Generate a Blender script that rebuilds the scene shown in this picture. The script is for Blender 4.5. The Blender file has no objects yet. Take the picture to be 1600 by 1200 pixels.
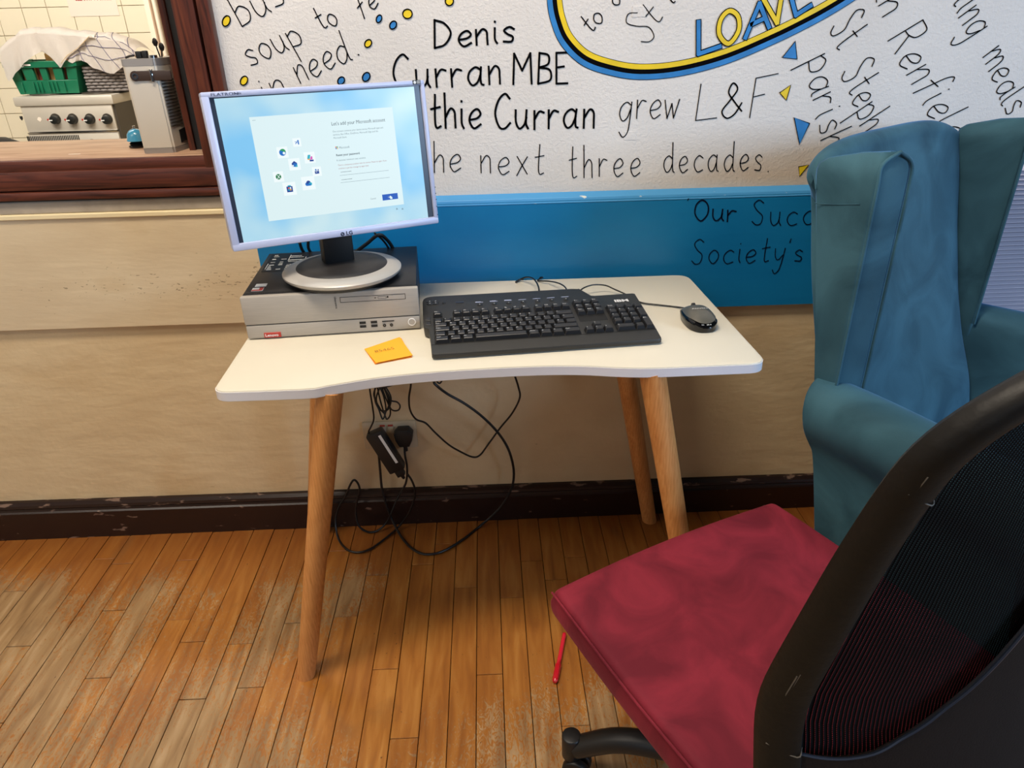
import bpy, bmesh, math, random
from mathutils import Vector as V, Matrix as M
R = math.radians
sc = bpy.context.scene
col = sc.collection
# ------------------------------------------------------------ camera
F = 1110.0
CX = V((0.99900878, 0.03663634, 0.02528321)); CY = V((-0.03924079, 0.45667905, 0.88876566)); CZ = V((-0.02101481, 0.88887683, -0.45766402))
CAM = V((0, -1.70, 1.31))
def ray(px, py):
    d = V((px-800, 600-py, F)); return V((d.dot(CX), d.dot(CY), d.dot(CZ)))
def on(px, py, ax, val):                      # pixel of the photo -> point on an axis plane of the room
    r = ray(px, py); return CAM + r*((val-CAM[ax])/r[ax])
def onp(px, py, p0, n):                       # same, on any plane
    r = ray(px, py); return CAM + r*((p0-CAM).dot(n)/r.dot(n))
cd = bpy.data.cameras.new('camera'); cam = bpy.data.objects.new('camera', cd); col.objects.link(cam)
cd.sensor_fit = 'HORIZONTAL'; cd.sensor_width = 36; cd.lens = 36*F/1600; cd.clip_start = .02
right = V((CX[0], CY[0], CZ[0])); up = V((CX[1], CY[1], CZ[1])); back = -V((CX[2], CY[2], CZ[2]))
cam.matrix_world = M.Translation(CAM) @ M((right, up, back)).transposed().to_4x4()
sc.camera = cam
# ------------------------------------------------------------ world, lights, exposure
sc.view_settings.view_transform = 'Standard'; sc.view_settings.look = 'None'; sc.view_settings.gamma = 1
sc.view_settings.use_curve_mapping = False; sc.view_settings.exposure = 0.0
w = bpy.data.worlds.new('world'); sc.world = w; w.use_nodes = True
w.node_tree.nodes['Background'].inputs[0].default_value = (.80, .88, 1, 1); w.node_tree.nodes['Background'].inputs[1].default_value = .05
def area(name, loc, target, sx, sy, power, color, spread=180):
    l = bpy.data.lights.new(name, 'AREA'); l.shape = 'RECTANGLE'; l.size = sx; l.size_y = sy; l.energy = power; l.color = color; l.spread = R(spread)
    o = bpy.data.objects.new(name, l); col.objects.link(o); o.location = loc
    o.rotation_euler = (V(target)-V(loc)).to_track_quat('-Z', 'Y').to_euler(); return o
area('ceiling_lamp', (-.45, -1.0, 2.85), (-.45, -1.0, 0), 1.2, .4, 55, (1, .87, .71))
area('ceiling_lamp', (-2.2, -2.0, 2.85), (-2.2, -2.0, 0), 1.3, .5, 26, (1, .88, .74))
area('window_light', (4.3, -3.7, 2.1), (.3, 0, .75), 2.2, 1.6, 215, (.50, .71, 1))
area('window_light', (-1.2, -4.6, 2.1), (-.2, 0, .8), 1.8, 1.5, 14, (.86, .92, 1))
area('kitchen_lamp', (-1.7, .55, 2.3), (-1.8, 2.0, 1.1), 1.0, .5, 42, (1, .95, .86))

# ------------------------------------------------------------ materials
def lin(c):
    return tuple((x/255/12.92 if x/255 <= .04045 else ((x/255+.055)/1.055)**2.4) for x in c)
MAT = {}
def mat(name, rgb, rough=.5, metal=0, bump=0, bscale=60, var=0, vscale=8, var_rgb=None, sheen=0, coat=0, emit=0, spec=.5, stretch=None, srgb=True):
    m = bpy.data.materials.new(name); m.use_nodes = True; nt = m.node_tree; b = nt.nodes['Principled BSDF']
    c = lin(rgb) if srgb else rgb
    b.inputs['Base Color'].default_value = (*c, 1); b.inputs['Roughness'].default_value = rough; b.inputs['Metallic'].default_value = metal
    b.inputs['Specular IOR Level'].default_value = spec
    if sheen: b.inputs['Sheen Weight'].default_value = sheen; b.inputs['Sheen Roughness'].default_value = .35
    if coat: b.inputs['Coat Weight'].default_value = coat
    if emit: b.inputs['Emission Color'].default_value = (*c, 1); b.inputs['Emission Strength'].default_value = emit; b.inputs['Base Color'].default_value = (0, 0, 0, 1)
    if bump or var:
        tc = nt.nodes.new('ShaderNodeNewGeometry'); src = tc.outputs['Position']
        if stretch:
            mp = nt.nodes.new('ShaderNodeMapping'); mp.inputs['Scale'].default_value = stretch; nt.links.new(src, mp.inputs[0]); src = mp.outputs[0]
    if var:
        n = nt.nodes.new('ShaderNodeTexNoise'); n.inputs['Scale'].default_value = vscale; n.inputs['Detail'].default_value = 5; nt.links.new(src, n.inputs['Vector'])
        r = nt.nodes.new('ShaderNodeValToRGB'); r.color_ramp.elements[0].position = .35; r.color_ramp.elements[1].position = .65
        v2 = lin(var_rgb) if var_rgb else tuple(x*(1-var) for x in c)
        r.color_ramp.elements[0].color = (*c, 1); r.color_ramp.elements[1].color = (*v2, 1)
        nt.links.new(n.outputs[0], r.inputs[0]); nt.links.new(r.outputs[0], b.inputs['Base Color'])
        if emit: nt.links.new(r.outputs[0], b.inputs['Emission Color'])
    if bump:
        n = nt.nodes.new('ShaderNodeTexNoise'); n.inputs['Scale'].default_value = bscale; n.inputs['Detail'].default_value = 4; nt.links.new(src, n.inputs['Vector'])
        bp = nt.nodes.new('ShaderNodeBump'); bp.inputs['Strength'].default_value = bump; bp.inputs['Distance'].default_value = .004
        nt.links.new(n.outputs[0], bp.inputs['Height']); nt.links.new(bp.outputs[0], b.inputs['Normal'])
    MAT[name] = m; return m
class NT:                                      # tiny node helper
    def __init__(s, name):
        s.m = bpy.data.materials.new(name); s.m.use_nodes = True; s.t = s.m.node_tree; s.b = s.t.nodes['Principled BSDF']; MAT[name] = s.m
        s.g = s.t.nodes.new('ShaderNodeNewGeometry')
    def n(s, ty, ins=None, **kw):
        x = s.t.nodes.new(ty)
        for k, v in kw.items(): setattr(x, k, v)
        for k, v in (ins or {}).items():
            if hasattr(v, 'is_linked') or v.__class__.__name__.startswith('NodeSocket'): s.t.links.new(v, x.inputs[k])
            else: x.inputs[k].default_value = v
        return x
    def map(s, scale, loc=(0, 0, 0)): return s.n('ShaderNodeMapping', {0: s.g.outputs['Position'], 'Scale': scale, 'Location': loc}).outputs[0]
    def noise(s, scale, vec=None, detail=4, dist=0, rough=.5):
        return s.n('ShaderNodeTexNoise', {'Vector': vec or s.g.outputs['Position'], 'Scale': scale, 'Detail': detail, 'Distortion': dist, 'Roughness': rough}).outputs[0]
    def ramp(s, fac, stops):
        r = s.n('ShaderNodeValToRGB', {0: fac}); e = r.color_ramp.elements
        while len(e) < len(stops): e.new(.5)
        for el, (p, c) in zip(e, stops): el.position = p; el.color = (*(lin(c) if max(c) > 1 else c), 1)
        return r.outputs[0]
    def mix(s, f, a, b):
        x = s.n('ShaderNodeMix', data_type='RGBA')
        for i, v in ((0, f), (6, a), (7, b)):
            if hasattr(v, 'is_linked'): s.t.links.new(v, x.inputs[i])
            else: x.inputs[i].default_value = v if i == 0 else (*(lin(v) if max(v) > 1 else v), 1)
        return x.outputs[2]
    def math(s, op, a, b=0, clamp=False):
        x = s.n('ShaderNodeMath', operation=op, use_clamp=clamp)
        for i, v in ((0, a), (1, b)):
            if hasattr(v, 'is_linked'): s.t.links.new(v, x.inputs[i])
            else: x.inputs[i].default_value = v
        return x.outputs[0]
    def out(s, color=None, rough=.5, bump=None, bs=.3, bd=.003):
        if color is not None: s.t.links.new(color, s.b.inputs['Base Color'])
        if hasattr(rough, 'is_linked'): s.t.links.new(rough, s.b.inputs['Roughness'])
        else: s.b.inputs['Roughness'].default_value = rough
        if bump is not None:
            x = s.n('ShaderNodeBump', {'Height': bump, 'Strength': bs, 'Distance': bd}); s.t.links.new(x.outputs[0], s.b.inputs['Normal'])
        return s.m
def xyz(s): return s.n('ShaderNodeSeparateXYZ', {0: s.g.outputs['Position']}).outputs
# floor planks: orange varnish worn to grey-tan bare wood
k = NT('plank_wood'); rnd = k.n('ShaderNodeObjectInfo').outputs['Random']
off = k.n('ShaderNodeCombineXYZ', {0: k.math('MULTIPLY', rnd, 40), 1: k.math('MULTIPLY', rnd, 17), 2: 0.}).outputs[0]
vec = k.n('ShaderNodeVectorMath', {0: k.map((1, .12, 1)), 1: off}, operation='ADD').outputs[0]
grain = k.noise(50, vec, 5, .5)
varn = k.ramp(grain, [(.25, (136, 82, 32)), (.5, (166, 106, 42)), (.75, (186, 130, 62))])
varn = k.mix(k.math('MULTIPLY', rnd, .40), varn, (128, 72, 28))
bare = k.ramp(grain, [(.3, (132, 102, 66)), (.55, (160, 130, 90)), (.75, (182, 154, 116))])
big = k.noise(2.6, k.map((1.3, .6, 1), (3, 1, 0)), 4, .8)
squig = k.noise(85, k.map((1, .45, 1)), 3, 3.0)
X_, Y_, Z_ = xyz(k)
nearwall = k.math('MULTIPLY', k.math('ADD', Y_, .27), 4.5, True)                    # unworn strip at the skirting
leftw = k.math('MULTIPLY', k.math('SUBTRACT', -.28, X_), .17)
front = k.math('MULTIPLY', k.math('SUBTRACT', -.62, Y_), .55, True)
a1 = k.math('ADD', k.math('ADD', big, leftw), k.math('MULTIPLY', k.math('SUBTRACT', squig, .5), .9))
a1 = k.math('ADD', a1, k.math('MULTIPLY', k.math('SUBTRACT', rnd, .5), .14)); a1 = k.math('ADD', a1, front)
a1 = k.math('SUBTRACT', a1, k.math('MULTIPLY', nearwall, .5))
und = k.math('MULTIPLY', k.math('MULTIPLY', k.math('ADD', Y_, .68), 5, True), k.math('MULTIPLY', k.math('ADD', X_, .40), 4, True)); a1 = k.math('SUBTRACT', a1, k.math('MULTIPLY', und, .3))
wear = k.ramp(a1, [(.50, (0., 0., 0.)), (.62, (.9, .9, .9))])
c = k.mix(wear, varn, bare)
c = k.mix(k.math('MULTIPLY', nearwall, .55), c, (118, 62, 22))
dirt = k.ramp(k.noise(7, k.map((1, .5, 1), (9, 2, 0)), 5, .5), [(.60, (0., 0., 0.)), (.78, (.55, .55, .55))])
c = k.mix(dirt, c, (92, 70, 46))
spk = k.ramp(k.noise(160, k.map((1, .6, 1)), 2), [(.71, (0., 0., 0.)), (.76, (.7, .7, .7))])
c = k.mix(spk, c, (70, 44, 22))
k.out(c, k.math('ADD', k.math('MULTIPLY', wear, .2), .38), grain, .12, .002)
# mural wall: off-white textured emulsion with a tan stain low on the right
k = NT('mural_paint'); X_, Y_, Z_ = xyz(k)
c = k.ramp(k.noise(2.2, None, 5), [(.35, (212, 206, 200)), (.65, (222, 217, 212))])
sx = k.math('ABSOLUTE', k.math('SUBTRACT', X_, .74)); st = k.math('SUBTRACT', 1, k.math('ADD', k.math('MULTIPLY', sx, 2.4), k.math('MULTIPLY', k.math('ABSOLUTE', k.math('SUBTRACT', Z_, .965)), 11)))
st = k.math('ADD', st, k.math('MULTIPLY', k.math('SUBTRACT', k.noise(9), .5), .9), False)
c = k.mix(k.math('MULTIPLY', st, .5, True), c, (196, 160, 110))
fine = k.noise(130, None, 3); med = k.noise(300, None, 2)
k.out(c, .75, k.math('ADD', fine, k.math('MULTIPLY', med, .5)), .42, .004)
# lower wall cream
k = NT('cream_paint')
c = k.ramp(k.noise(3, k.map((1, 1, 1.6)), 5), [(.3, (204, 178, 138)), (.55, (214, 190, 150)), (.8, (196, 166, 122))])
chip = k.ramp(k.noise(26, k.map((.5, 1, 2)), 4), [(.76, (0., 0., 0.)), (.78, (.8, .8, .8))])
c = k.mix(chip, c, (150, 120, 82))
k.out(c, .55, k.math('ADD', k.noise(14, k.map((.7, 1, 2)), 5), k.math('MULTIPLY', k.noise(60), .3)), .4, .008)
# painted dado board, cream half
k = NT('dado_cream'); X_, Y_, Z_ = xyz(k)
c = k.ramp(k.noise(4, k.map((1, 1, 2)), 5), [(.3, (206, 184, 150)), (.6, (216, 196, 162)), (.8, (200, 174, 134))])
wn = k.noise(80, k.map((1, 1, 3)), 5)
band = k.math('MULTIPLY', k.math('SUBTRACT', .09, k.math('ABSOLUTE', k.math('SUBTRACT', Z_, .75))), 1.5, True)
sp = k.math('ADD', k.math('ADD', wn, k.math('MULTIPLY', band, 1.0)), k.math('MULTIPLY', X_, .12))
sp = k.ramp(sp, [(.66, (0., 0., 0.)), (.70, (.75, .75, .75))])
c = k.mix(sp, c, (126, 108, 84))
k.out(c, .5, k.noise(30, k.map((.4, 1, 2)), 5), .25, .005)
k = NT('dado_blue')
c = k.ramp(k.noise(3, k.map((1, 1, 2)), 4), [(.35, (10, 112, 168)), (.7, (20, 124, 178))])
k.out(c, .38, k.noise(25, k.map((.25, 1, 2.5)), 5), .18, .004)
k = NT('ledge_blue_lit'); k.out(k.mix(k.ramp(k.noise(40, k.map((.5, 1, 1)), 4), [(.64, (0., 0., 0.)), (.67, (1., 1., 1.))]), (70, 150, 205), (216, 220, 214)), .5); mat('ledge_grey', (168, 156, 140), .6, var=.2, vscale=20); mat('ledge_cream_lit', (232, 214, 172), .5)  # lit top edge painted in: blue and cream paler than the board
# skirting: near-black brown gloss with chipped pale paint on its upper edge
k = NT('skirting_paint'); X_, Y_, Z_ = xyz(k)
edge = k.math('MULTIPLY', k.math('SUBTRACT', Z_, .085), 12, True)
ch = k.ramp(k.math('ADD', k.noise(55, k.map((.35, 1, 1)), 5), k.math('MULTIPLY', edge, .22)), [(.66, (0., 0., 0.)), (.70, (.8, .8, .8))])
c = k.mix(ch, (34, 18, 14), (128, 104, 90))
k.out(c, .32, k.noise(20, k.map((.3, 1, 1)), 4), .2, .004)
# varnished mahogany
def wood(name, dark, mid, light, scale=(1, 14, 14), rough=.35, ns=6):
    k = NT(name); g = k.noise(ns, k.map(scale), 7, 1.2)
    c = k.ramp(g, [(.3, dark), (.5, mid), (.72, light)]); return k.out(c, rough, g, .08, .002)
wood('mahogany', (44, 18, 12), (82, 38, 26), (104, 52, 36), rough=.42)
wood('mahogany_upright', (44, 18, 12), (84, 38, 26), (108, 54, 34), (14, 14, 1), .42)
wood('counter_wood', (146, 112, 88), (174, 140, 114), (190, 158, 132), (1, 8, 8), .4, 4)
# beech-print table leg: nested loops of grain
k = NT('oak_print'); g1 = k.noise(5, k.map((7, 7, 1.0)), 3, 2.2); lp = k.n('ShaderNodeTexWave', {'Vector': k.map((1, 1, .22)), 'Scale': 55.0, 'Distortion': 9.0, 'Detail': 2.0, 'Detail Scale': .8}, wave_type='BANDS', bands_direction='X').outputs[1]
fib = k.noise(60, k.map((6, 6, .4)), 4)
c = k.ramp(k.math('ADD', k.math('ADD', k.math('MULTIPLY', lp, .08), k.math('MULTIPLY', g1, .45)), k.math('MULTIPLY', fib, .4)), [(.3, (190, 124, 66)), (.5, (212, 148, 86)), (.7, (224, 166, 104))])
k.out(c, .42)
mat('table_white', (219, 212, 194), .35); mat('table_edge', (226, 224, 228), .4)
mat('black_plastic', (22, 22, 23), .42); mat('key_plastic', (30, 30, 32), .35); mat('kb_body', (44, 43, 41), .45, bump=.1, bscale=900)
mat('kb_well', (10, 10, 10), .6); mat('legend_white', (215, 215, 215), .5); mat('soft_black', (14, 14, 15), .5)
mat('cable_black', (12, 12, 13), .38); mat('silver_plastic', (184, 192, 222), .38, metal=.08); mat('silver_ring', (182, 178, 172), .38, metal=.25)
mat('brushed_grey', (176, 169, 160), .45, metal=.12, var=.08, vscale=30, stretch=(1, 1, 25)); mat('pc_top', (38, 37, 38), .42, metal=.1, var=.35, vscale=14)
mat('dark_line', (20, 18, 18), .6); mat('red_badge', (178, 52, 42), .4); mat('white_print', (235, 235, 235), .5); mat('label_white', (222, 222, 218), .5)
mat('bezel_dark', (42, 50, 66), .3); mat('charcoal_base', (40, 38, 38), .5, var=.25, vscale=30); mat('dark_print', (30, 36, 60), .5)
mat('mouse_shell', (98, 96, 88), .33, metal=.3, coat=.3); mat('gloss_black', (8, 8, 9), .12)
mat('note_orange', (250, 176, 40), .7); mat('note_orange2', (244, 146, 22), .7); mat('pencil', (120, 96, 40), .7)
mat('red_pen', (200, 20, 40), .3, coat=.4); mat('red_clear', (220, 40, 60), .2)
mat('ink', (8, 8, 11), .9, spec=.05); mat('ink_navy', (5, 12, 36), .8, spec=.1); mat('mural_blue', (44, 130, 200), .55, var=.25, vscale=25); mat('mural_yellow', (240, 206, 30), .55, var=.15, vscale=20)
def velvet(name, a, b, tint, rough=.75, sheen=.8, vs=7):
    k = NT(name); n = k.noise(vs, None, 5, 1.2)
    c = k.ramp(n, [(.35, a), (.65, b)]); k.out(c, rough, k.math('ADD', n, k.math('MULTIPLY', k.noise(400, None, 2), .08)), .25, .008)
    k.b.inputs['Sheen Weight'].default_value = sheen; k.b.inputs['Sheen Roughness'].default_value = .3; k.b.inputs['Sheen Tint'].default_value = (*lin(tint), 1)
    k.b.inputs['Specular IOR Level'].default_value = .2
velvet('teal_velvet', (44, 78, 92), (62, 102, 118), (100, 150, 215), sheen=.6, vs=6)
velvet('red_velvet', (104, 28, 42), (136, 40, 56), (210, 110, 130), sheen=.4, vs=9)
mat('leatherette', (14, 12, 11), .5, spec=.3, bump=.35, bscale=40, var=.25, vscale=20); mat('back_cloth', (58, 48, 43), .9, spec=.2, bump=.2, bscale=500)
mat('scuff', (92, 84, 74), .7)
# chair mesh: fine knitted ribs with real gaps
k = NT('chair_mesh'); tx = k.n('ShaderNodeUVMap'); uv = tx.outputs[0]
wv = k.n('ShaderNodeTexWave', {'Vector': uv, 'Scale': 42.0, 'Distortion': 0.3}, bands_direction='X').outputs[1]
wv2 = k.n('ShaderNodeTexWave', {'Vector': uv, 'Scale': 70.0}, bands_direction='Y').outputs[1]
k.b.inputs['Base Color'].default_value = (.003, .003, .003, 1); k.b.inputs['Roughness'].default_value = .9; k.b.inputs['Specular IOR Level'].default_value = .1
al = k.math('SUBTRACT', 1, k.math('MULTIPLY', k.math('GREATER_THAN', wv, .965), k.math('GREATER_THAN', wv2, .7)))
k.t.links.new(al, k.b.inputs['Alpha'])
bp = k.n('ShaderNodeBump', {'Height': wv, 'Strength': .5, 'Distance': .002}); k.t.links.new(bp.outputs[0], k.b.inputs['Normal'])
mat('tile_cream', (232, 220, 194), .28, var=.04, vscale=3); mat('grout', (176, 164, 140), .8)
mat('steel', (204, 196, 182), .4, metal=.3, var=.1, vscale=5); mat('steel_dark', (84, 78, 70), .4, metal=.5); mat('knob_black', (24, 26, 24), .35)
mat('crate_green', (18, 102, 72), .35); mat('towel_white', (236, 228, 220), .9, bump=.3, bscale=120); mat('towel_line', (70, 66, 110), .9); mat('towel_gold', (214, 180, 110), .9)
mat('wicker_grey', (128, 120, 116), .7); mat('wicker_dark', (40, 36, 34), .8); mat('cardboard', (188, 150, 92), .8); mat('pack_red', (150, 76, 60), .6)
mat('appliance_beige', (208, 198, 182), .34, metal=.15); mat('appliance_trim', (158, 152, 146), .35, metal=.3); mat('leather_brown', (58, 42, 34), .45)
mat('bell_blue', (60, 140, 176), .25, coat=.5); mat('chrome', (210, 210, 210), .12, metal=1); mat('pipe_cream', (226, 212, 190), .45); mat('pipe_brown', (176, 146, 120), .5)
mat('paper', (228, 214, 198), .8); mat('red_ink', (176, 50, 50), .7); mat('blind_backing', (120, 112, 96), .6)
mat('blind_slat', (196, 192, 206), .4, metal=.1); mat('socket_cream', (196, 180, 150), .45, bump=.2, bscale=60); mat('socket_red', (170, 50, 30), .5)
mat('ceiling_white', (225, 220, 210), .8); mat('plain_wall', (216, 206, 190), .8); mat('black_bag', (30, 28, 28), .5); mat('subfloor', (26, 17, 10), .9)
mat('splinter', (220, 200, 160), .7); mat('utensil', (34, 30, 28), .3, metal=.5)

# ------------------------------------------------------------ mesh helpers
def nb(): return bmesh.new()
def bx(bm, a, b, bev=0, seg=2, mt=None):
    """axis box from corner a to corner b, edges bevelled"""
    t = bmesh.new()
    bmesh.ops.create_cube(t, size=1)
    s = [b[i]-a[i] for i in range(3)]; c = [(a[i]+b[i])/2 for i in range(3)]
    for v in t.verts: v.co = V((v.co[i]*s[i]+c[i] for i in range(3)))
    if bev: bmesh.ops.bevel(t, geom=t.edges[:], offset=min(bev, *(abs(x)*.49 for x in s)), segments=seg, affect='EDGES', profile=.5)
    if mt: bmesh.ops.transform(t, matrix=mt, verts=t.verts)
    join(bm, t)
def join(bm, t):
    me = bpy.data.meshes.new('t'); t.to_mesh(me); t.free(); bm.from_mesh(me); bpy.data.meshes.remove(me)
def hexa(bm, p, bev=0, seg=3):
    """8 points: bottom ring (4) then top ring (4)"""
    t = bmesh.new(); vs = [t.verts.new(q) for q in p]
    for f in ((3, 2, 1, 0), (4, 5, 6, 7), (0, 1, 5, 4), (1, 2, 6, 5), (2, 3, 7, 6), (3, 0, 4, 7)): t.faces.new([vs[i] for i in f])
    bmesh.ops.recalc_face_normals(t, faces=t.faces)
    if bev: bmesh.ops.bevel(t, geom=t.edges[:], offset=bev, segments=seg, affect='EDGES', profile=.5)
    join(bm, t)
def prism(bm, pts, z0, z1, bev=0, seg=2, mt=None):
    """polygon in xy extruded from z0 to z1"""
    t = bmesh.new(); n = len(pts)
    lo = [t.verts.new((p[0], p[1], z0)) for p in pts]; hi = [t.verts.new((p[0], p[1], z1)) for p in pts]
    t.faces.new(lo[::-1]); t.faces.new(hi)
    for i in range(n): t.faces.new([lo[i], lo[(i+1) % n], hi[(i+1) % n], hi[i]])
    bmesh.ops.recalc_face_normals(t, faces=t.faces)
    if bev:
        es = [e for e in t.edges if abs(e.verts[0].co.z-e.verts[1].co.z) < 1e-7]
        bmesh.ops.bevel(t, geom=es, offset=bev, segments=seg, affect='EDGES', profile=.5)
    if mt: bmesh.ops.transform(t, matrix=mt, verts=t.verts)
    join(bm, t)
def cone(bm, p0, p1, r0, r1, n=20, bev=0):
    t = bmesh.new(); p0, p1 = V(p0), V(p1); d = p1-p0
    bmesh.ops.create_cone(t, cap_ends=True, segments=n, radius1=r0, radius2=r1, depth=d.length)
    if bev:
        es = [e for e in t.edges if abs(e.verts[0].co.z-e.verts[1].co.z) < 1e-7]
        bmesh.ops.bevel(t, geom=es, offset=bev, segments=2, affect='EDGES', profile=.5)
    q = d.to_track_quat('Z', 'Y').to_matrix().to_4x4()
    bmesh.ops.transform(t, matrix=M.Translation((p0+p1)/2) @ q, verts=t.verts); join(bm, t)
def lathe(bm, prof, c=(0, 0, 0), n=40, sx=1, sy=1, mt=None):
    t = bmesh.new(); rings = []
    for r, z in prof:
        rings.append([t.verts.new((c[0]+r*sx*math.cos(2*math.pi*i/n), c[1]+r*sy*math.sin(2*math.pi*i/n), c[2]+z)) for i in range(n)] if r > 1e-6 else [t.verts.new((c[0], c[1], c[2]+z))])
    for a, b in zip(rings, rings[1:]):
        for i in range(n):
            j = (i+1) % n
            if len(a) == 1 and len(b) == 1: continue
            if len(a) == 1: t.faces.new([a[0], b[j], b[i]])
            elif len(b) == 1: t.faces.new([a[i], a[j], b[0]])
            else: t.faces.new([a[i], a[j], b[j], b[i]])
    bmesh.ops.recalc_face_normals(t, faces=t.faces)
    if mt: bmesh.ops.transform(t, matrix=mt, verts=t.verts)
    join(bm, t)
def cr(pts, n=6, closed=False):
    """Catmull-Rom through points"""
    P = [V(p) for p in pts]; out = []; L = len(P)
    if L < 3 and not closed: return P
    for i in range(L if closed else L-1):
        p0 = P[(i-1) % L] if closed or i > 0 else P[0]*2-P[1]
        p1 = P[i]; p2 = P[(i+1) % L]
        p3 = P[(i+2) % L] if closed or i+2 < L else P[-1]*2-P[-2]
        for s in range(n):
            t = s/n; out.append(.5*((2*p1)+(p2-p0)*t+(2*p0-5*p1+4*p2-p3)*t*t+(3*p1-p0-3*p2+p3)*t**3))
    if not closed: out.append(P[-1].copy())
    return out
def tube(bm, pts, r, n=8, smooth=6, closed=False):
    P = cr(pts, smooth, closed) if smooth else [V(p) for p in pts]
    t = bmesh.new(); rings = []; N = None; L = len(P)
    for i in range(L):
        a = P[(i-1) % L] if closed or i > 0 else P[0]; b = P[(i+1) % L] if closed or i < L-1 else P[-1]
        T = (b-a).normalized()
        if N is None: N = T.cross(V((0, 0, 1)) if abs(T.z) < .9 else V((1, 0, 0))).normalized()
        N = (N-T*N.dot(T)).normalized(); B = T.cross(N)
        rr = r if not callable(r) else r(i/(L-1))
        rings.append([t.verts.new(P[i]+(N*math.cos(2*math.pi*k/n)+B*math.sin(2*math.pi*k/n))*rr) for k in range(n)])
    for i in range(L if closed else L-1):
        a, b = rings[i], rings[(i+1) % L]
        for k in range(n): t.faces.new([a[k], a[(k+1) % n], b[(k+1) % n], b[k]])
    if not closed: t.faces.new(rings[0][::-1]); t.faces.new(rings[-1])
    bmesh.ops.recalc_face_normals(t, faces=t.faces); join(bm, t)
def grid(bm, fn, nu, nv, thick=0, uv=False):
    """surface fn(u,v) on [0,1]^2, optionally with thickness along its normals"""
    t = bmesh.new(); g = [[t.verts.new(fn(i/nu, j/nv)) for j in range(nv+1)] for i in range(nu+1)]
    ul = t.loops.layers.uv.new('UVMap') if uv else None
    for i in range(nu):
        for j in range(nv):
            f = t.faces.new([g[i][j], g[i+1][j], g[i+1][j+1], g[i][j+1]])
            if uv:
                for l, (a, b) in zip(f.loops, ((i, j), (i+1, j), (i+1, j+1), (i, j+1))): l[ul].uv = (a/nu, b/nv)
    if thick: bmesh.ops.solidify(t, geom=t.faces[:], thickness=thick)
    join(bm, t)
def obj(name, bm, m, parent=None, smooth=40, world=True, sub=0):
    me = bpy.data.meshes.new(name); bm.to_mesh(me); bm.free()
    me.materials.append(MAT[m] if isinstance(m, str) else m)
    if smooth:
        me.polygons.foreach_set('use_smooth', [True]*len(me.polygons))
        me.set_sharp_from_angle(angle=R(smooth))
    o = bpy.data.objects.new(name, me); col.objects.link(o)
    if parent:
        o.parent = parent
        if world: o.matrix_parent_inverse = world_of(parent).inverted()
    if sub:
        s = o.modifiers.new('sub', 'SUBSURF'); s.levels = s.render_levels = sub
    return o
WM = {}
def world_of(o):
    if o.name in WM: return WM[o.name]
    m = M.Identity(4)
    if o.parent: m = world_of(o.parent) @ o.matrix_parent_inverse
    return m
def thing(name, label, cat, loc, rot=0, group=None, mt=None):
    o = bpy.data.objects.new(name, None); col.objects.link(o); o.empty_display_size = .05
    m = mt if mt is not None else M.Translation(loc) @ M.Rotation(rot, 4, 'Z')
    o.matrix_world = m; WM[o.name] = m.copy()
    o['label'] = label; o['category'] = cat
    if group: o['group'] = group
    return o
def tag(o, label, cat, group=None):
    o['label'] = label; o['category'] = cat
    if group: o['group'] = group
    return o
def struct(o): o['kind'] = 'structure'; return o
def L(bm, m): bmesh.ops.transform(bm, matrix=m, verts=bm.verts); return bm
def text(name, body, size, mt, m, parent, sx=1, align='LEFT', world=True, bold=0):
    """printed lettering as a flat mesh lying in the xy plane of mt"""
    cu = bpy.data.curves.new('t', 'FONT'); cu.body = body; cu.size = size; cu.align_x = align; cu.resolution_u = 2; cu.offset = bold
    o = bpy.data.objects.new('t', cu); me = bpy.data.meshes.new_from_object(o)
    bpy.data.objects.remove(o); bpy.data.curves.remove(cu)
    bm = bmesh.new(); bm.from_mesh(me); bpy.data.meshes.remove(me)
    bmesh.ops.transform(bm, matrix=mt @ M.Diagonal((sx, 1, 1, 1)), verts=bm.verts)
    if name is None: return bm
    return obj(name, bm, m, parent, 0, world)

# ============================================================ SETTING
H0 = V((-.644, 0, 0))                                  # right edge of the serving hatch
# floor planks
fl = struct(obj('floor', (lambda b: (bx(b, (-3.2, -4.8, -.06), (4.9, 0, -.012)), b)[1])(nb()), 'subfloor'))
rg = random.Random(4); PW = .0592
x = -1.78; npl = 0; known = {}
while x < 1.82:
    y = .0
    y1 = -rg.uniform(.12, .62)
    while y > -2.05:
        y1 = max(y1, -2.1)
        b = nb(); dz = rg.uniform(-.0006, .0006)
        bx(b, (x+.0008, y1+.0008, -.012), (x+PW-.0008, y-.0008, dz), .0008, 1)
        obj('plank', b, 'plank_wood', fl, 0, world=True); npl += 1
        y = y1; y1 = y-rg.uniform(.42, 1.0)
    x += PW
b = nb()                                                 # floor past the planks that are picked apart
bx(b, (-3.2, -4.8, -.012), (4.9, -2.1, 0)); bx(b, (-3.2, -2.1, -.012), (-1.78, 0, 0)); bx(b, (x, -2.1, -.012), (4.9, 0, 0))
o = obj('floorboards', b, 'plank_wood', fl, 0)

# back wall with serving hatch
b = nb(); T = .26
bx(b, (-.572, 0, -.05), (4.9, T, 3.0)); bx(b, (-3.2, 0, 2.25), (-.572, T, 3.0)); bx(b, (-3.2, 0, -.05), (-2.6, T, 2.25))
wall = struct(obj('wall_back', b, 'mural_paint', smooth=0))
b = nb(); bx(b, (-2.6, 0, -.05), (-.50, T, .93)); bx(b, (-3.2, -.003, -.05), (4.9, .001, .70))
obj('cream_plaster', b, 'cream_paint', wall, 0)
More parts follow.
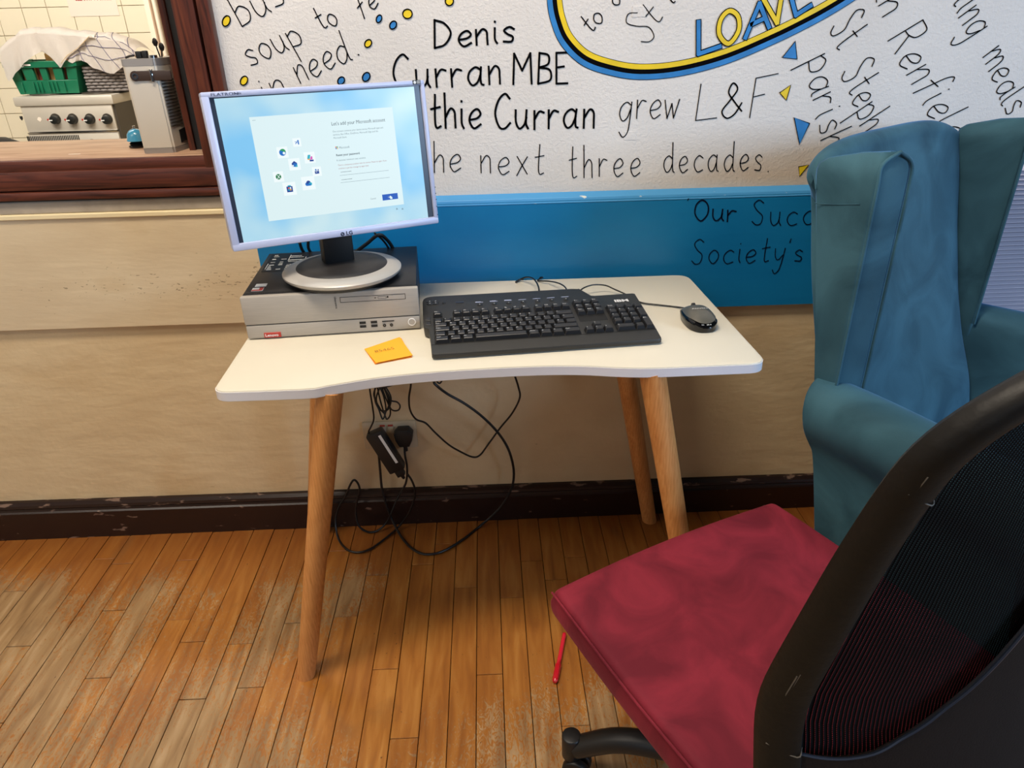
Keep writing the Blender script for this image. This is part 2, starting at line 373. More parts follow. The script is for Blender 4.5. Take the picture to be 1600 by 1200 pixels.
# dado board: proud of the plaster, cream to the left and blue to the right of x=-.555
dado = struct(obj('trim_1', (lambda b: (bx(b, (-3.2, -.018, .645), (4.9, 0, .928)), b)[1])(nb()), 'dado_cream', smooth=0))
b = nb(); bx(b, (-.553, -.0205, .6445), (4.9, -.016, .926)); obj('blue_paint', b, 'dado_blue', dado, 0)
b = nb(); hexa(b, [(-.553, -.022, .920), (4.9, -.022, .920), (4.9, .0, .920), (-.553, 0, .920), (-.553, -.018, .932), (4.9, -.018, .932), (4.9, 0, .942), (-.553, 0, .942)], .001, 1)
obj('blue_ledge', b, 'ledge_blue_lit', dado, 0)
b = nb(); bx(b, (-3.2, -.024, .918), (-.553, 0, .930), .002, 1); obj('cream_ledge', b, 'ledge_cream_lit', dado, 0)
b = nb(); bx(b, (-3.2, -.016, .930), (-.553, 0, .958), .002, 1); obj('grey_ledge', b, 'ledge_grey', dado, 0)
# skirting board, run slightly out of level as in the photo
b = nb()
prof = [(0, -.03), (-.026, -.03), (-.026, .082), (-.022, .086), (-.020, .093), (-.024, .098), (-.022, .106), (-.012, .112), (0, .114)]
t = bmesh.new(); A = [t.verts.new((-3.2, y, z+(.020 if z > 0 else 0))) for y, z in prof]; B = [t.verts.new((4.9, y, z-(.033 if z > 0 else 0))) for y, z in prof]
for i in range(len(prof)-1): t.faces.new([A[i], A[i+1], B[i+1], B[i]])
bmesh.ops.recalc_face_normals(t, faces=t.faces); join(b, t)
struct(obj('baseboard_back', b, 'skirting_paint', smooth=20))

# serving hatch frame
wf = struct(obj('window_1', (lambda b: (bx(b, (-2.6, 0, .93), (-.50, .05, .99)), b)[1])(nb()), 'mahogany', smooth=0))
def fr(name, a, c, m='mahogany_upright', bev=.003):
    b = nb(); bx(b, a, c, bev, 2); return obj(name, b, m, wf, 40)
fr('architrave', (-.5815, -.026, .962), (-.557, .0, 2.32))                 # thin outer bead
fr('architrave', (-.588, -.010, .962), (-.581, .0, 2.32))
fr('architrave', (-.634, -.022, 1.0), (-.588, .02, 2.30))                 # flat face
fr('jamb', (-.680, .075, 1.04), (-.5725, .30, 2.30)); fr('jamb', (-.689, .050, 1.04), (-.6745, .080, 2.30), bev=.002)
b = nb(); bx(b, (-.676, .058, 1.0525), (-.5725, .076, 2.3)); obj('shutter_channel', b, 'dark_line', wf, 0)
fr('jamb', (-2.60, -.02, 1.04), (-2.54, .30, 2.30)); fr('architrave', (-2.66, -.026, .962), (-2.60, 0, 2.32))
fr('head_rail', (-2.6, -.02, 2.25), (-.557, .30, 2.34), 'mahogany')
fr('apron', (-2.66, -.023, .983), (-.5885, 0, 1.026), 'mahogany', .004)
fr('apron_bead', (-2.66, -.027, .962), (-.557, 0, .981), 'mahogany', .004)
fr('counter_nosing', (-2.6, -.019, 1.022), (-.60, .0, 1.0495), 'mahogany', .004)
fr('counter', (-2.6, -.012, 1.034), (-.55, .285, 1.052), 'counter_wood', .004)
# other sides of the room
for nm, a, c in (('wall_left', (-3.3, -4.8, 0), (-3.2, .0, 3)), ('wall_right', (4.9, -4.8, 0), (5.0, 0, 3))):
    b = nb(); bx(b, a, c); struct(obj(nm, b, 'plain_wall', smooth=0))
# ------------------------------------------------------------ mural
G = {  # hand-lettered glyphs, x-height 1, ascender 1.8: (width, [(curved?, points)])
'a': (.85, [(1, [(.75, .85), (.45, 1), (.1, .75), (.02, .35), (.25, 0), (.55, .15), (.75, .6)]), (1, [(.78, 1), (.74, .5), (.78, .08), (.92, 0)])]),
'b': (.75, [(0, [(0, 1.8), (.05, 0)]), (1, [(.03, .8), (.4, 1), (.75, .6), (.6, .1), (.05, 0)])]),
'c': (.7, [(1, [(.75, .85), (.45, 1), (.1, .75), (.02, .35), (.3, 0), (.75, .12)])]),
'd': (.85, [(1, [(.72, .85), (.45, 1), (.1, .75), (.02, .35), (.25, 0), (.55, .15), (.75, .5)]), (1, [(.8, 1.8), (.76, .5), (.8, .08), (.92, 0)])]),
'e': (.72, [(1, [(.05, .45), (.5, .52), (.72, .75), (.5, 1), (.15, .8), (.02, .4), (.3, 0), (.74, .2)])]),
'f': (.6, [(1, [(.7, 1.7), (.5, 1.85), (.33, 1.5), (.27, .8), (.2, -.15)]), (0, [(0, .85), (.55, 1)])]),
'g': (.85, [(1, [(.75, .85), (.45, 1), (.1, .75), (.02, .35), (.25, 0), (.55, .15), (.75, .6)]), (1, [(.8, 1), (.76, .2), (.66, -.6), (.35, -.9), (.05, -.6)])]),
'h': (.68, [(0, [(0, 1.8), (.03, 0)]), (1, [(.03, .55), (.35, 1), (.6, .85), (.64, .4), (.66, 0)])]),
'i': (.2, [(1, [(.05, 1), (.05, .3), (.18, 0)]), (0, [(.05, 1.38), (.06, 1.42)])]),
'l': (.28, [(1, [(.05, 1.8), (.02, .4), (.12, .03), (.3, .05)])]),
'm': (1.15, [(0, [(0, 1), (.03, 0)]), (1, [(.03, .55), (.28, 1), (.5, .8), (.55, 0)]), (1, [(.55, .55), (.8, 1), (1.05, .8), (1.12, 0)])]),
'n': (.68, [(0, [(0, 1), (.03, 0)]), (1, [(.03, .55), (.35, 1), (.6, .85), (.64, .4), (.66, 0)])]),
'o': (.72, [(2, [(.36, 1), (.05, .75), (.02, .35), (.35, 0), (.68, .35), (.68, .75)])]),
'p': (.75, [(0, [(0, 1), (.05, -.9)]), (1, [(.03, .8), (.4, 1), (.75, .6), (.6, .1), (.05, .1)])]),
'r': (.6, [(0, [(0, 1), (.03, 0)]), (1, [(.03, .55), (.3, .95), (.6, .9)])]),
's': (.65, [(1, [(.65, .85), (.38, 1), (.08, .8), (.28, .55), (.58, .35), (.5, .05), (.05, .08)])]),
't': (.55, [(1, [(.28, 1.75), (.24, .5), (.33, .05), (.6, .12)]), (0, [(0, 1.02), (.58, 1.12)])]),
'u': (.78, [(1, [(0, 1), (.03, .35), (.25, 0), (.55, .2), (.68, .6)]), (1, [(.68, 1), (.66, .3), (.8, 0)])]),
'w': (.95, [(0, [(0, 1), (.25, 0), (.5, .8), (.7, 0), (1, 1)])]),
'x': (.75, [(0, [(0, 1), (.7, 0)]), (1, [(.68, 1), (.35, .5), (0, -.1)])]),
'y': (.8, [(1, [(0, 1), (.08, .4), (.32, .15), (.65, .5)]), (1, [(.75, 1), (.66, .2), (.5, -.6), (.2, -.9), (0, -.6)])]),
'A': (1.0, [(0, [(0, 0), (.45, 1.8), (1, .05)]), (0, [(.2, .7), (.8, .75)])]),
'B': (.8, [(0, [(.05, 1.8), (0, 0)]), (1, [(.05, 1.8), (.6, 1.65), (.6, 1.15), (.05, .95)]), (1, [(.05, .95), (.7, .8), (.75, .2), (0, 0)])]),
'C': (.95, [(1, [(.9, 1.6), (.6, 1.85), (.2, 1.5), (.0, .8), (.25, .1), (.6, 0), (.95, .3)])]),
'D': (1.0, [(0, [(.05, 1.8), (0, 0)]), (1, [(.05, 1.8), (.6, 1.55), (.95, .9), (.6, .2), (0, 0)])]),
'E': (.75, [(0, [(.75, 1.8), (0, 1.8), (.05, 0), (.75, 0)]), (0, [(.03, .95), (.5, 1)])]),
'F': (.8, [(0, [(0, 0), (.1, 1.8), (.85, 1.85)]), (0, [(.06, .95), (.45, 1)])]),
'L': (.8, [(0, [(.12, 1.8), (0, 0), (.85, .02)])]),
'M': (1.25, [(0, [(.05, 0), (.1, 1.8), (.6, .8), (1.1, 1.8), (1.2, 0)])]),
'O': (.95, [(2, [(.48, 1.8), (.08, 1.4), (.02, .6), (.45, 0), (.9, .6), (.88, 1.4)])]),
'R': (1.0, [(0, [(0, 1.8), (.1, 0)]), (1, [(.02, 1.8), (.6, 1.75), (.7, 1.2), (.4, .95), (.1, .9)]), (0, [(.4, .95), (.95, 0)])]),
'S': (.85, [(1, [(.8, 1.6), (.45, 1.82), (.1, 1.5), (.35, 1.05), (.75, .65), (.65, .1), (.3, 0), (0, .25)])]),
'V': (.9, [(0, [(0, 1.8), (.42, 0), (.9, 1.8)])]),
'&': (1.1, [(1, [(1.05, .3), (.6, .9), (.3, 1.4), (.5, 1.85), (.75, 1.5), (.4, .95), (.02, .4), (.3, 0), (.7, .2), (1.02, .75)])]),
"'": (.2, [(0, [(.15, 1.95), (.05, 1.65)])]), '.': (.12, [(0, [(.05, 0), (.06, .02)])]), ' ': (.5, []),
}
def stroke(bm, P, wd, close=False):
    """flat brush line on the wall plane (x,z)"""
    P = [V((p.x, p.y, p.z)) for p in P]; n = len(P)
    Nn = P[0].copy(); nrm = V((0, -1, 0)); lt = []; rt = []
    for i in range(n):
        a = P[(i-1) % n] if close or i > 0 else P[0]; c = P[(i+1) % n] if close or i < n-1 else P[-1]
        d = (c-a); d = d.normalized() if d.length > 1e-9 else V((1, 0, 0)); s = d.cross(nrm)*wd/2
        if not close and i == 0: P[0] -= d*wd*.35
        if not close and i == n-1: P[-1] += d*wd*.35
        lt.append(bm.verts.new(P[i]+s)); rt.append(bm.verts.new(P[i]-s))
    for i in range(n if close else n-1):
        j = (i+1) % n
        try: bm.faces.new([lt[i], rt[i], rt[j], lt[j]])
        except ValueError: pass
def word(s, a, e, upv, wd, m='ink', plane=0., name='painted_word', gap=.32, over=None, parent=None, lift=.0012):
    """s lettered along the baseline a->e (photo pixels), upv = x-height vector in pixels"""
    tot = sum(G[ch][0] for ch in s)+gap*(len(s)-1); bms = [(nb(), wd, m, lift)]
    if over: bms.append((nb(), over[1], over[0], lift+.0006))
    o0 = on(a[0], a[1], 1, plane); e0 = on(e[0], e[1], 1, plane); dx = (e0-o0)/tot; uz = on(a[0]+upv[0], a[1]+upv[1], 1, plane)-o0
    rj = random.Random(len(s)*1000+int(a[0])); x = 0
    for ch in s:
        gw, st = G[ch]; jx, jy = rj.uniform(-.04, .04), rj.uniform(-.05, .05)
        for cv, pts in st:
            q = [o0+dx*(x+px+jx)+uz*(py+jy) for px, py in pts]
            for bm_, w_, m_, l_ in bms:
                if cv == 2: P = cr(q, 6, True)
                elif cv == 1: P = cr(q, 5)
                else:
                    for i in range(len(q)-1): stroke(bm_, [V((p.x, plane-l_-.00003*i, p.z)) for p in (q[i], q[i+1])], w_)
                    continue
                P = [V((p.x, plane-l_, p.z)) for p in P]
                stroke(bm_, P, w_, cv == 2)
        x += gw+gap
    for bm_, w_, m_, l_ in bms: obj(name if m_ in ('ink', 'ink_navy') else 'letter_fill', bm_, m_, parent or wall, 0)
P3 = lambda x, y: (340+x/2.857, y/2.857)
P4 = lambda x, y: (850+x/3.556, y/3.556)
P5 = lambda x, y: (1200+x/4, y/4)
PB = lambda x, y: (1060+x/7.273, 280+y/7.273)
PL = lambda x, y: (340+x/5.714, y/5.714)
tn, md, bd = .0024, .0034, .0056
word('bus', PL(215, 245), PL(620, 30), (-14, -27), tn)
word('soup', PL(300, 590), PL(770, 395), (-13, -23), tn); word('to', PL(935, 270), PL(1090, 215), (-10, -18), tn); word('fe', PL(1290, 160), PL(1440, 50), (-8, -19), tn)
word('in', PL(440, 905), PL(620, 830), (-10, -22), tn); word('need', PL(740, 750), PL(1195, 530), (-11, -25), tn); word('.', PL(1255, 492), PL(1262, 490), (-3, -9), md)
word('Denis', P3(972, 212), P3(1322, 190), (-1, -24), bd*.8)
word('Curran', P3(790, 395), P3(1262, 375), (-2, -28), bd*.8, gap=.36); word('MBE', P3(1318, 376), P3(1562, 368), (0, -26.5), bd*.8)
word('thie', P3(955, 578), P3(1172, 570), (-1, -30), bd*.85); word('Curran', P3(1238, 575), P4(275, 710), (0, -29), bd*.85, gap=.36)
word('grew', P4(415, 668), P4(740, 650), (2, -29), tn); word('L', P4(840, 672), P4(950, 660), (2, -31), tn*.9); word('&', P4(985, 665), P4(1102, 652), (2, -29), md); word('F', P4(1145, 656), P4(1272, 636), (3, -33.5), tn*.9)
word('he', P3(968, 768), P3(1082, 764), (0, -27), tn); word('next', P3(1175, 774), P3(1452, 778), (0, -27), tn, gap=.5)
word('three', P4(140, 988), P4(528, 980), (0, -28), tn, gap=.55); word('decades.', P4(662, 958), P4(1250, 950), (0, -25.5), tn, gap=.55)
word('St', P5(378, 190), P5(425, 318), (28, -21), tn); word('Steph', P5(455, 462), P5(595, 835), (27, -18), tn, gap=.3)
word('parish', P5(235, 385), P5(338, 945), (28, -13), tn, gap=.35)
word('an', P5(640, -95), P5(712, 112), (26, -15), tn); word('Renfield', P5(742, 250), P5(1100, 900), (31, -17), tn, gap=.32)
word('ling', P5(1150, 25), P5(1262, 240), (28, -20), tn, gap=.3); word('meals', P5(1338, 358), P5(1490, 730), (25, -18), tn, gap=.28)
word('to', P4(262, 190), P4(335, 108), (-11, -13), tn); word('o', P4(400, 40), P4(430, 5), (-9, -11), tn)
word('S', P4(560, 250), P4(640, 195), (-20, -22), tn*.8)
word('t', P4(615, 150), P4(660, 105), (-14, -16), tn*.8); word('l', P4(715, 20), P4(730, 12), (-12, -20), tn)
for ch, a, e, u_, c_ in (('L', (852, 300), (965, 262), (-2.6, -27), 'mural_blue'), ('O', (975, 255), (1088, 235), (0, -28), 'mural_yellow'), ('A', (1118, 212), (1250, 158), (3, -26), 'mural_blue'), ('V', (1252, 142), (1350, 118), (-4.4, -22), 'mural_yellow'), ('E', (1388, 88), (1478, 30), (-6, -27), 'mural_blue')):
    word(ch, P4(*a), P4(*e), u_, .0125, over=(c_, .0085), lift=.0022)
word("'", PB(95, 350), PB(115, 348), (0, -9), tn, 'ink_navy', -.0205); word('Our', PB(178, 468), PB(650, 480), (1, -18), md, 'ink_navy', -.0205, parent=dado); word('Succe', PB(830, 520), PB(1700, 515), (1, -21), tn, 'ink_navy', -.0205, parent=dado, gap=.5)
word('Society', PB(150, 965), PB(1190, 935), (2, -21), tn, 'ink_navy', -.0205, parent=dado, gap=.42); word("'s", PB(1240, 935), PB(1400, 925), (1, -18), tn, 'ink_navy', -.0205, parent=dado)
def blob(pts, m, nm, wd=.0026, n=6, sm=True):
    q = [on(*p, 1, 0) for p in pts]; P = cr(q, n, True) if sm else q
    b = nb(); vs = [b.verts.new((p.x, -.0012, p.z)) for p in P]; b.faces.new(vs); bmesh.ops.recalc_face_normals(b, faces=b.faces); obj(nm, b, m, wall, 0)
    b = nb(); stroke(b, [V((p.x, -.0018, p.z)) for p in P], wd, True); obj('painted_outline', b, 'ink', wall, 0)
for x_, y_, rx, ry, m in ((80, 188, 34, 47, 'y'), (1345, 388, 30, 35, 'y'), (238, 720, 32, 40, 'y'), (1442, 168, 24, 34, 'b'), (1568, 224, 30, 36, 'b'), (1104, 720, 30, 34, 'b'), (1328, 686, 33, 40, 'b')):
    blob([PL(x_+rx*math.cos(t)-.2*ry*math.sin(t), y_+ry*math.sin(t)) for t in [i*math.pi/4 for i in range(8)]], 'mural_yellow' if m == 'y' else 'mural_blue', 'painted_dot')
for x_, y_, rx, ry in ((848, 62, 21, 21), (1035, 5, 18, 20)):
    blob([P3(x_+rx*math.cos(t), y_+ry*math.sin(t)) for t in [i*math.pi/4 for i in range(8)]], 'mural_yellow', 'painted_dot')
for pts, m in (([(1395, 228), (1322, 320), (1405, 328)], 'mural_blue'), ([(1370, 472), (1308, 515), (1345, 557)], 'mural_yellow'), ([(1388, 652), (1475, 685), (1418, 803)], 'mural_blue'), ([(1413, 925), (1470, 915), (1418, 980)], 'mural_yellow')):
    blob([P4(*p) for p in pts], m, 'painted_triangle', sm=False)
# oval band: yellow inside, black, blue outside
oc = [(70, -300), (55, -150), (58, 0), (78, 110), (125, 220), (225, 320), (360, 372), (530, 399), (750, 381), (1000, 316), (1250, 212), (1440, 120), (1600, 32), (1800, -95)]
Q = cr([on(*P4(*p), 1, 0) for p in oc], 8)
def band(o0, o1, m, nm, lift):
    b = nb(); lo = []; hi = []
    for i, p in enumerate(Q):
        d = (Q[min(i+1, len(Q)-1)]-Q[max(i-1, 0)]).normalized(); s = d.cross(V((0, -1, 0)))
        lo.append(b.verts.new(V((p.x, -lift, p.z))+s*o0)); hi.append(b.verts.new(V((p.x, -lift, p.z))+s*o1))
    for i in range(len(Q)-1): b.faces.new([lo[i], hi[i], hi[i+1], lo[i+1]])
    bmesh.ops.recalc_face_normals(b, faces=b.faces); obj(nm, b, m, wall, 0)
sgn = 1
band(-.0165, .0165, 'ink', 'painted_oval_line', .0010)
band(-.0153, -.0050, 'mural_yellow', 'painted_oval', .0016); band(.0045, .0153, 'mural_blue', 'painted_oval', .0016)

for x0_, y0_, x1_, y1_ in ((975, 205, 994, 219), (987, 9, 1010, 27)):
    pa, pb = on(x0_, y1_, 1, 0), on(x1_, y0_, 1, 0); b = nb(); bx(b, (pa.x, -.0010, pa.z), (pb.x, .001, pb.z), .0005, 1); obj('filler_patch', b, 'mural_paint', wall, 0)
# double socket low on the wall
sk = thing('wall_socket', 'cream double wall socket partly painted over, low under the desk', 'socket', (-.29, 0, .25))
b = nb(); bx(b, (-.365, -.012, .252), (-.218, -.002, .338), .004); obj('faceplate', b, 'socket_cream', sk)
for xx in (-.309, -.287):
    b = nb(); bx(b, (xx-.008, -.0155, .303), (xx+.008, -.010, .330), .0015); s_ = obj('rocker_switch', b, 'socket_cream', sk)
    b = nb(); bx(b, (xx-.007, -.0165, .326), (xx+.007, -.0125, .3305), .001); obj('red_mark', b, 'socket_red', s_)

# ============================================================ DESK
ZT = .75
dk = thing('desk', 'white-topped writing desk with curved front and splayed beech legs', 'desk', (0, -.3, 0))
def rc(c, p0, p1, n=5):                                   # rounded corner through control point c
    return [tuple((V(p0).lerp(V(c), t)).lerp(V(c).lerp(V(p1), t), t)) for t in [i/n for i in range(n+1)]]
out = rc((-.488, -.598), (-.486, -.570), (-.460, -.6005)) + [(-.38, -.601), (-.335, -.601)]
fc = cr([(x, y, 0) for x, y in [(-.31, -.599), (-.271, -.585), (-.19, -.563), (-.082, -.549), (.057, -.543), (.149, -.547), (.22, -.560), (.262, -.566), (.30, -.568)]], 4)
out += [(p.x, p.y) for p in fc] + [(.38, -.567)] + rc((.493, -.564), (.462, -.566), (.492, -.535)) + rc((.475, -.068), (.477, -.10), (.445, -.068)) + rc((-.500, -.068), (-.47, -.068), (-.4995, -.10))
b = nb(); prism(b, out, ZT-.022, ZT, .003, 2); top = obj('table_top', b, 'table_white', dk)
b = nb(); prism(b, [(p[0]*1.0012, -.335+(p[1]+.335)*1.0035) for p in out], ZT-.0195, ZT-.0028); obj('edge_band', b, 'table_edge', top)
def leg(tp, ft):
    b = nb(); tp, ft = V(tp), V(ft); d = (tp-ft).normalized()
    cone(b, ft, tp+d*.004, .0212, .0243, 32)
    for v in b.verts:
        if v.co.z < .03: v.co.z = max(v.co.z, .0)+0
        if v.co.z < .01: v.co.z = 0
    obj('leg', b, 'oak_print', dk)
    b = nb(); cone(b, (ft.x, ft.y, -.0005), (ft.x, ft.y, .003), .0195, .0195, 24); 
    b.free()
leg((-.292, -.570, .7285), (-.4485, -.553, .0)); leg((.290, -.545, .7285), (.445, -.553, .0)); leg((.282, -.18, .7285), (.438, -.055, .0)); leg((-.385, -.16, .7285), (-.532, -.058, .0))

# ============================================================ DESKTOP COMPUTER
PR = M.Translation((-.4865, -.382, ZT)) @ M.Rotation(R(4.3), 4, 'Z')
pc = thing('desktop_computer', 'slim silver desktop computer lying flat under the monitor', 'computer', None, mt=PR)
Wp, Dp, Hp = .3435, .292, .092
def pl(name, fn, m, parent=pc, sm=40): b = nb(); fn(b); L(b, PR); return obj(name, b, m, parent, sm)
case = pl('case', lambda b: bx(b, (.003, .012, .004), (Wp-.003, Dp, Hp-.001), .002), 'pc_top')
fp = pl('front_panel', lambda b: (bx(b, (0, 0, .0318), (Wp, .0145, Hp-.002), .0025), bx(b, (.001, 0.0005, .003), (Wp-.001, .0145, .0303), .002)), 'brushed_grey')
pl('panel_seam', lambda b: bx(b, (.002, .003, .029), (Wp-.002, .0135, .033)), 'dark_line', fp)
for xx in (.03, Wp-.03):
    for yy in (.03, Dp-.03): pl('foot', lambda b: cone(b, (xx, yy, 0), (xx, yy, .005), .008, .008, 12), 'soft_black')
def frame(b, x0, x1, z0, z1, t=.0008, y=-.0004):
    for a, c in (((x0, z0), (x1, z0+t)), ((x0, z1-t), (x1, z1)), ((x0, z0), (x0+t, z1)), ((x1-t, z0), (x1, z1))): bx(b, (a[0], y, a[1]), (c[0], .001, c[1]))
od = pl('disc_drive', lambda b: frame(b, .190, .318, .068, .0795), 'dark_line', fp, 0)
pl('eject_button', lambda b: frame(b, .264, .280, .0715, .0765, .0005), 'dark_line', od, 0)
pl('drive_mark', lambda b: bx(b, (.257, -.0004, .0735), (.2605, .001, .0748)), 'dark_line', od, 0); pl('drive_mark', lambda b: bx(b, (.2815, -.0004, .073), (.2845, .001, .0765)), 'dark_line', od, 0)
for xx in (.222, .2445):
    for zz in (.0205, .0125): pl('usb_port', lambda b: (bx(b, (xx, -.0004, zz), (xx+.0125, .001, zz+.005)),), 'dark_line', fp, 0)
pl('card_slot', lambda b: bx(b, (.267, -.0004, .0222), (.291, .001, .0242)), 'dark_line', fp, 0)
for xx in (.271, .285): pl('audio_jack', lambda b: lathe(b, [(.0014, 0), (.0032, 0), (.0032, .0012), (.0014, .0012)], mt=M.Translation((xx, -.0006, .0148)) @ M.Rotation(R(90), 4, 'X')), 'dark_line', fp)
pbn = pl('power_button', lambda b: lathe(b, [(0, 0), (.0075, 0), (.0075, .0012), (0, .0012)], mt=M.Translation((.326, .0004, .0185)) @ M.Rotation(R(90), 4, 'X')), 'brushed_grey', fp)
pl('button_ring', lambda b: lathe(b, [(.0064, 0), (.0078, 0), (.0078, .0018), (.0064, .0018), (.0064, 0)], mt=M.Translation((.326, .0004, .0185)) @ M.Rotation(R(90), 4, 'X')), 'white_print', pbn)
XZ = M.Rotation(R(90), 4, 'X')
pl('badge', lambda b: bx(b, (.033, -.0006, .0035), (.066, .001, .0145), .0005, 1), 'red_badge', fp, 0)
text('badge_lettering', 'Lenovo', .0086, PR @ M.Translation((.0352, -.0009, .0062)) @ XZ, 'white_print', fp, 1.0, bold=.00015)
text('model_lettering', 'ideacentre', .0062, PR @ M.Translation((.1795, -.0005, .078)) @ M.Rotation(R(-90), 4, 'Y') @ M.Rotation(R(180), 4, 'Z') @ XZ if 0 else PR @ M.Translation((.1795, -.0005, .0815)) @ XZ @ M.Rotation(R(-90), 4, 'Z'), 'dark_line', fp, .95)
def topl(b, x0, y0, x1, y1): bx(b, (x0, y0, Hp-.0012), (x1, y1, Hp-.0004))
pl('vent_strip', lambda b: [bx(b, (.006+i*.0036, .0155, Hp-.002), (.0082+i*.0036, .0195, Hp-.0002)) for i in range(91)], 'soft_black', case, 0)
lab = pl('instruction_label', lambda b: topl(b, .012, .155, .098, .282), 'soft_black', case, 0)
rgl = random.Random(3)
def marks(b):
    for cxx, wx in ((.020, .016), (.040, .012), (.058, .034)):
        for i in range(11):
            yy = .270-i*.0105; ww = wx*rgl.uniform(.3, 1)
            if rgl.random() < .8: bx(b, (cxx, yy, Hp-.0004), (cxx+ww, yy+rgl.uniform(.0015, .005), Hp-.0001))
    for x0, y0, y1 in ((.016, .17, .21), (.056, .225, .27), (.092, .2, .25)): bx(b, (x0, y0, Hp-.0004), (x0+.0012, y1, Hp-.0001))
pl('label_print', marks, 'label_white', lab, 0)
pl('sticker', lambda b: topl(b, .018, .058, .040, .075), 'label_white', case, 0); pl('sticker', lambda b: topl(b, .016, .032, .038, .051), 'label_white', case, 0)
pl('sticker', lambda b: bx(b, (.0165, .0325, Hp-.0004), (.0375, .0385, Hp-.0001)), 'red_badge', case, 0); pl('sticker', lambda b: bx(b, (.030, .0385, Hp-.0004), (.0375, .0505, Hp-.0001)), 'red_badge', case, 0)

# ============================================================ MONITOR
mx = V((.912904, .408173, -.000728)); my = V((-.050718, .094384, .994243)); my = (my-mx*mx.dot(my)).normalized(); mn = mx.cross(my).normalized()
TL = V((-.4903, -.3578, 1.2072)); Wm, Hm = .4105, .2766
MM = M.Translation(TL-my*Hm) @ M((mx, my, mn)).transposed().to_4x4()     # x right, y up, z out of the screen
MI = MM.inverted()
mon = thing('monitor', 'silver-framed flat computer monitor showing a pale blue sign-in screen', 'monitor', (-.303, -.278, ZT+Hp), 0)
def ml(name, fn, m, parent=mon, sm=40): b = nb(); fn(b); L(b, MM); return obj(name, b, m, parent, sm)
def scr(px, py):                                            # photo pixel -> point on the screen face
    return MI @ onp(px, py, TL, mn)
S2 = lambda x, y: (300+x/4, 110+y/4)
def bez(b):
    a0 = scr(*S2(108, 170)); a1 = scr(*S2(1420, 95)); a2 = scr(*S2(1515, 910)); a3 = scr(*S2(295, 1085))
    x0 = (a0.x+a3.x)/2; x1 = (a1.x+a2.x)/2; y0 = (a2.y+a3.y)/2; y1 = (a0.y+a1.y)/2
    return x0, x1, y0, y1
x0, x1, y0, y1 = bez(None)
def bezel(b):
    bx(b, (0, y1, -.034), (Wm, Hm, .004), .003); bx(b, (0, 0, -.034), (Wm, y0, .004), .003); bx(b, (0, y0-.004, -.034), (x0, y1+.004, .004), .003); bx(b, (x1, y0-.004, -.034), (Wm, y1+.004, .004), .003)
bz = ml('bezel', bezel, 'silver_plastic')
ml('rear_housing', lambda b: (bx(b, (.004, .004, -.040), (Wm-.004, Hm-.004, -.010), .004), bx(b, (.07, .05, -.062), (Wm-.07, Hm-.04, -.035), .012)), 'soft_black')
pan = ml('panel', lambda b: bx(b, (x0-.002, y0-.002, -.012), (x1+.002, y1+.002, -.0018)), 'bezel_dark')
# lit picture
def em(name, c, s=1.0): mat(name, c, .4, emit=s); return name
k = NT('screen_glow'); tcn = k.n('ShaderNodeTexCoord').outputs['Object']
n1 = k.noise(7, tcn, 2); c = k.ramp(n1, [(.38, (206, 236, 244)), (.52, (176, 222, 244)), (.68, (132, 204, 248))])
k.t.links.new(c, k.b.inputs['Emission Color']); k.b.inputs['Emission Strength'].default_value = .92; k.b.inputs['Base Color'].default_value = (.01, .01, .01, 1); k.b.inputs['Roughness'].default_value = .3
l0 = scr(*S2(140, 175)); l1 = scr(*S2(1385, 103)); l2 = scr(*S2(1480, 915)); l3 = scr(*S2(322, 1080))
ex0 = (l0.x+l3.x)/2; ex1 = (l1.x+l2.x)/2; ey0 = (l2.y+l3.y)/2; ey1 = (l0.y+l1.y)/2
pic = ml('lit_picture', lambda b: bx(b, (ex0, ey0, -.002), (ex1, ey1, -.0012)), 'screen_glow', pan, 0)
def sm_(name, m, fn): return ml(name, fn, m, pan, 0)
em('card_glow', (224, 244, 246), .95); em('tile_glow', (240, 250, 250), .98); em('txt_glow', (60, 74, 84), .8); em('txt_soft', (130, 150, 158), .8); em('txt_red', (190, 130, 130), .8); em('btn_glow', (10, 84, 190), .9)
em('ic_blue', (10, 110, 200), .9); em('ic_navy', (16, 60, 150), .9); em('ic_cyan', (40, 180, 200), .9); em('ic_green', (40, 160, 90), .9); em('ic_dgreen', (20, 124, 60), .9); em('ic_pink', (220, 90, 190), .9); em('ic_yellow', (240, 180, 60), .9); em('ic_orange', (230, 100, 50), .9); em('shade_glow', (120, 190, 226), .9)
def quadpx(b, pts, z):
    q = [scr(*S2(*p)) for p in pts]; xs = sorted(p.x for p in q); ys = sorted(p.y for p in q)
    bx(b, ((xs[0]+xs[1])/2, (ys[0]+ys[1])/2, z-.0003), ((xs[-1]+xs[-2])/2, (ys[-1]+ys[-2])/2, z))
card = sm_('dialog_card', 'card_glow', lambda b: quadpx(b, [(358, 290), (1250, 232), (1328, 835), (480, 945)], -.0007))
def poly(b, pts, z):
    vs = [b.verts.new((p[0], p[1], z)) for p in pts]; b.faces.new(vs); bmesh.ops.recalc_face_normals(b, faces=b.faces)
def circ(cx, cy, r, n=20, a0=0, a1=360): return [(cx+r*math.cos(R(a0+(a1-a0)*i/n)), cy+r*math.sin(R(a0+(a1-a0)*i/n))) for i in range(n+(1 if a1-a0 < 360 else 0))]
def stxt(body, px, py, size, m, sx=.9, bold=0):
    p = scr(*S2(px, py)); text('screen_text', body, size, MM @ M.Translation((p.x, p.y, -.0003)), m, pan, sx, bold=bold)
stxt("Let's add your Microsoft account", 872, 345, .0091, 'txt_glow', .86)
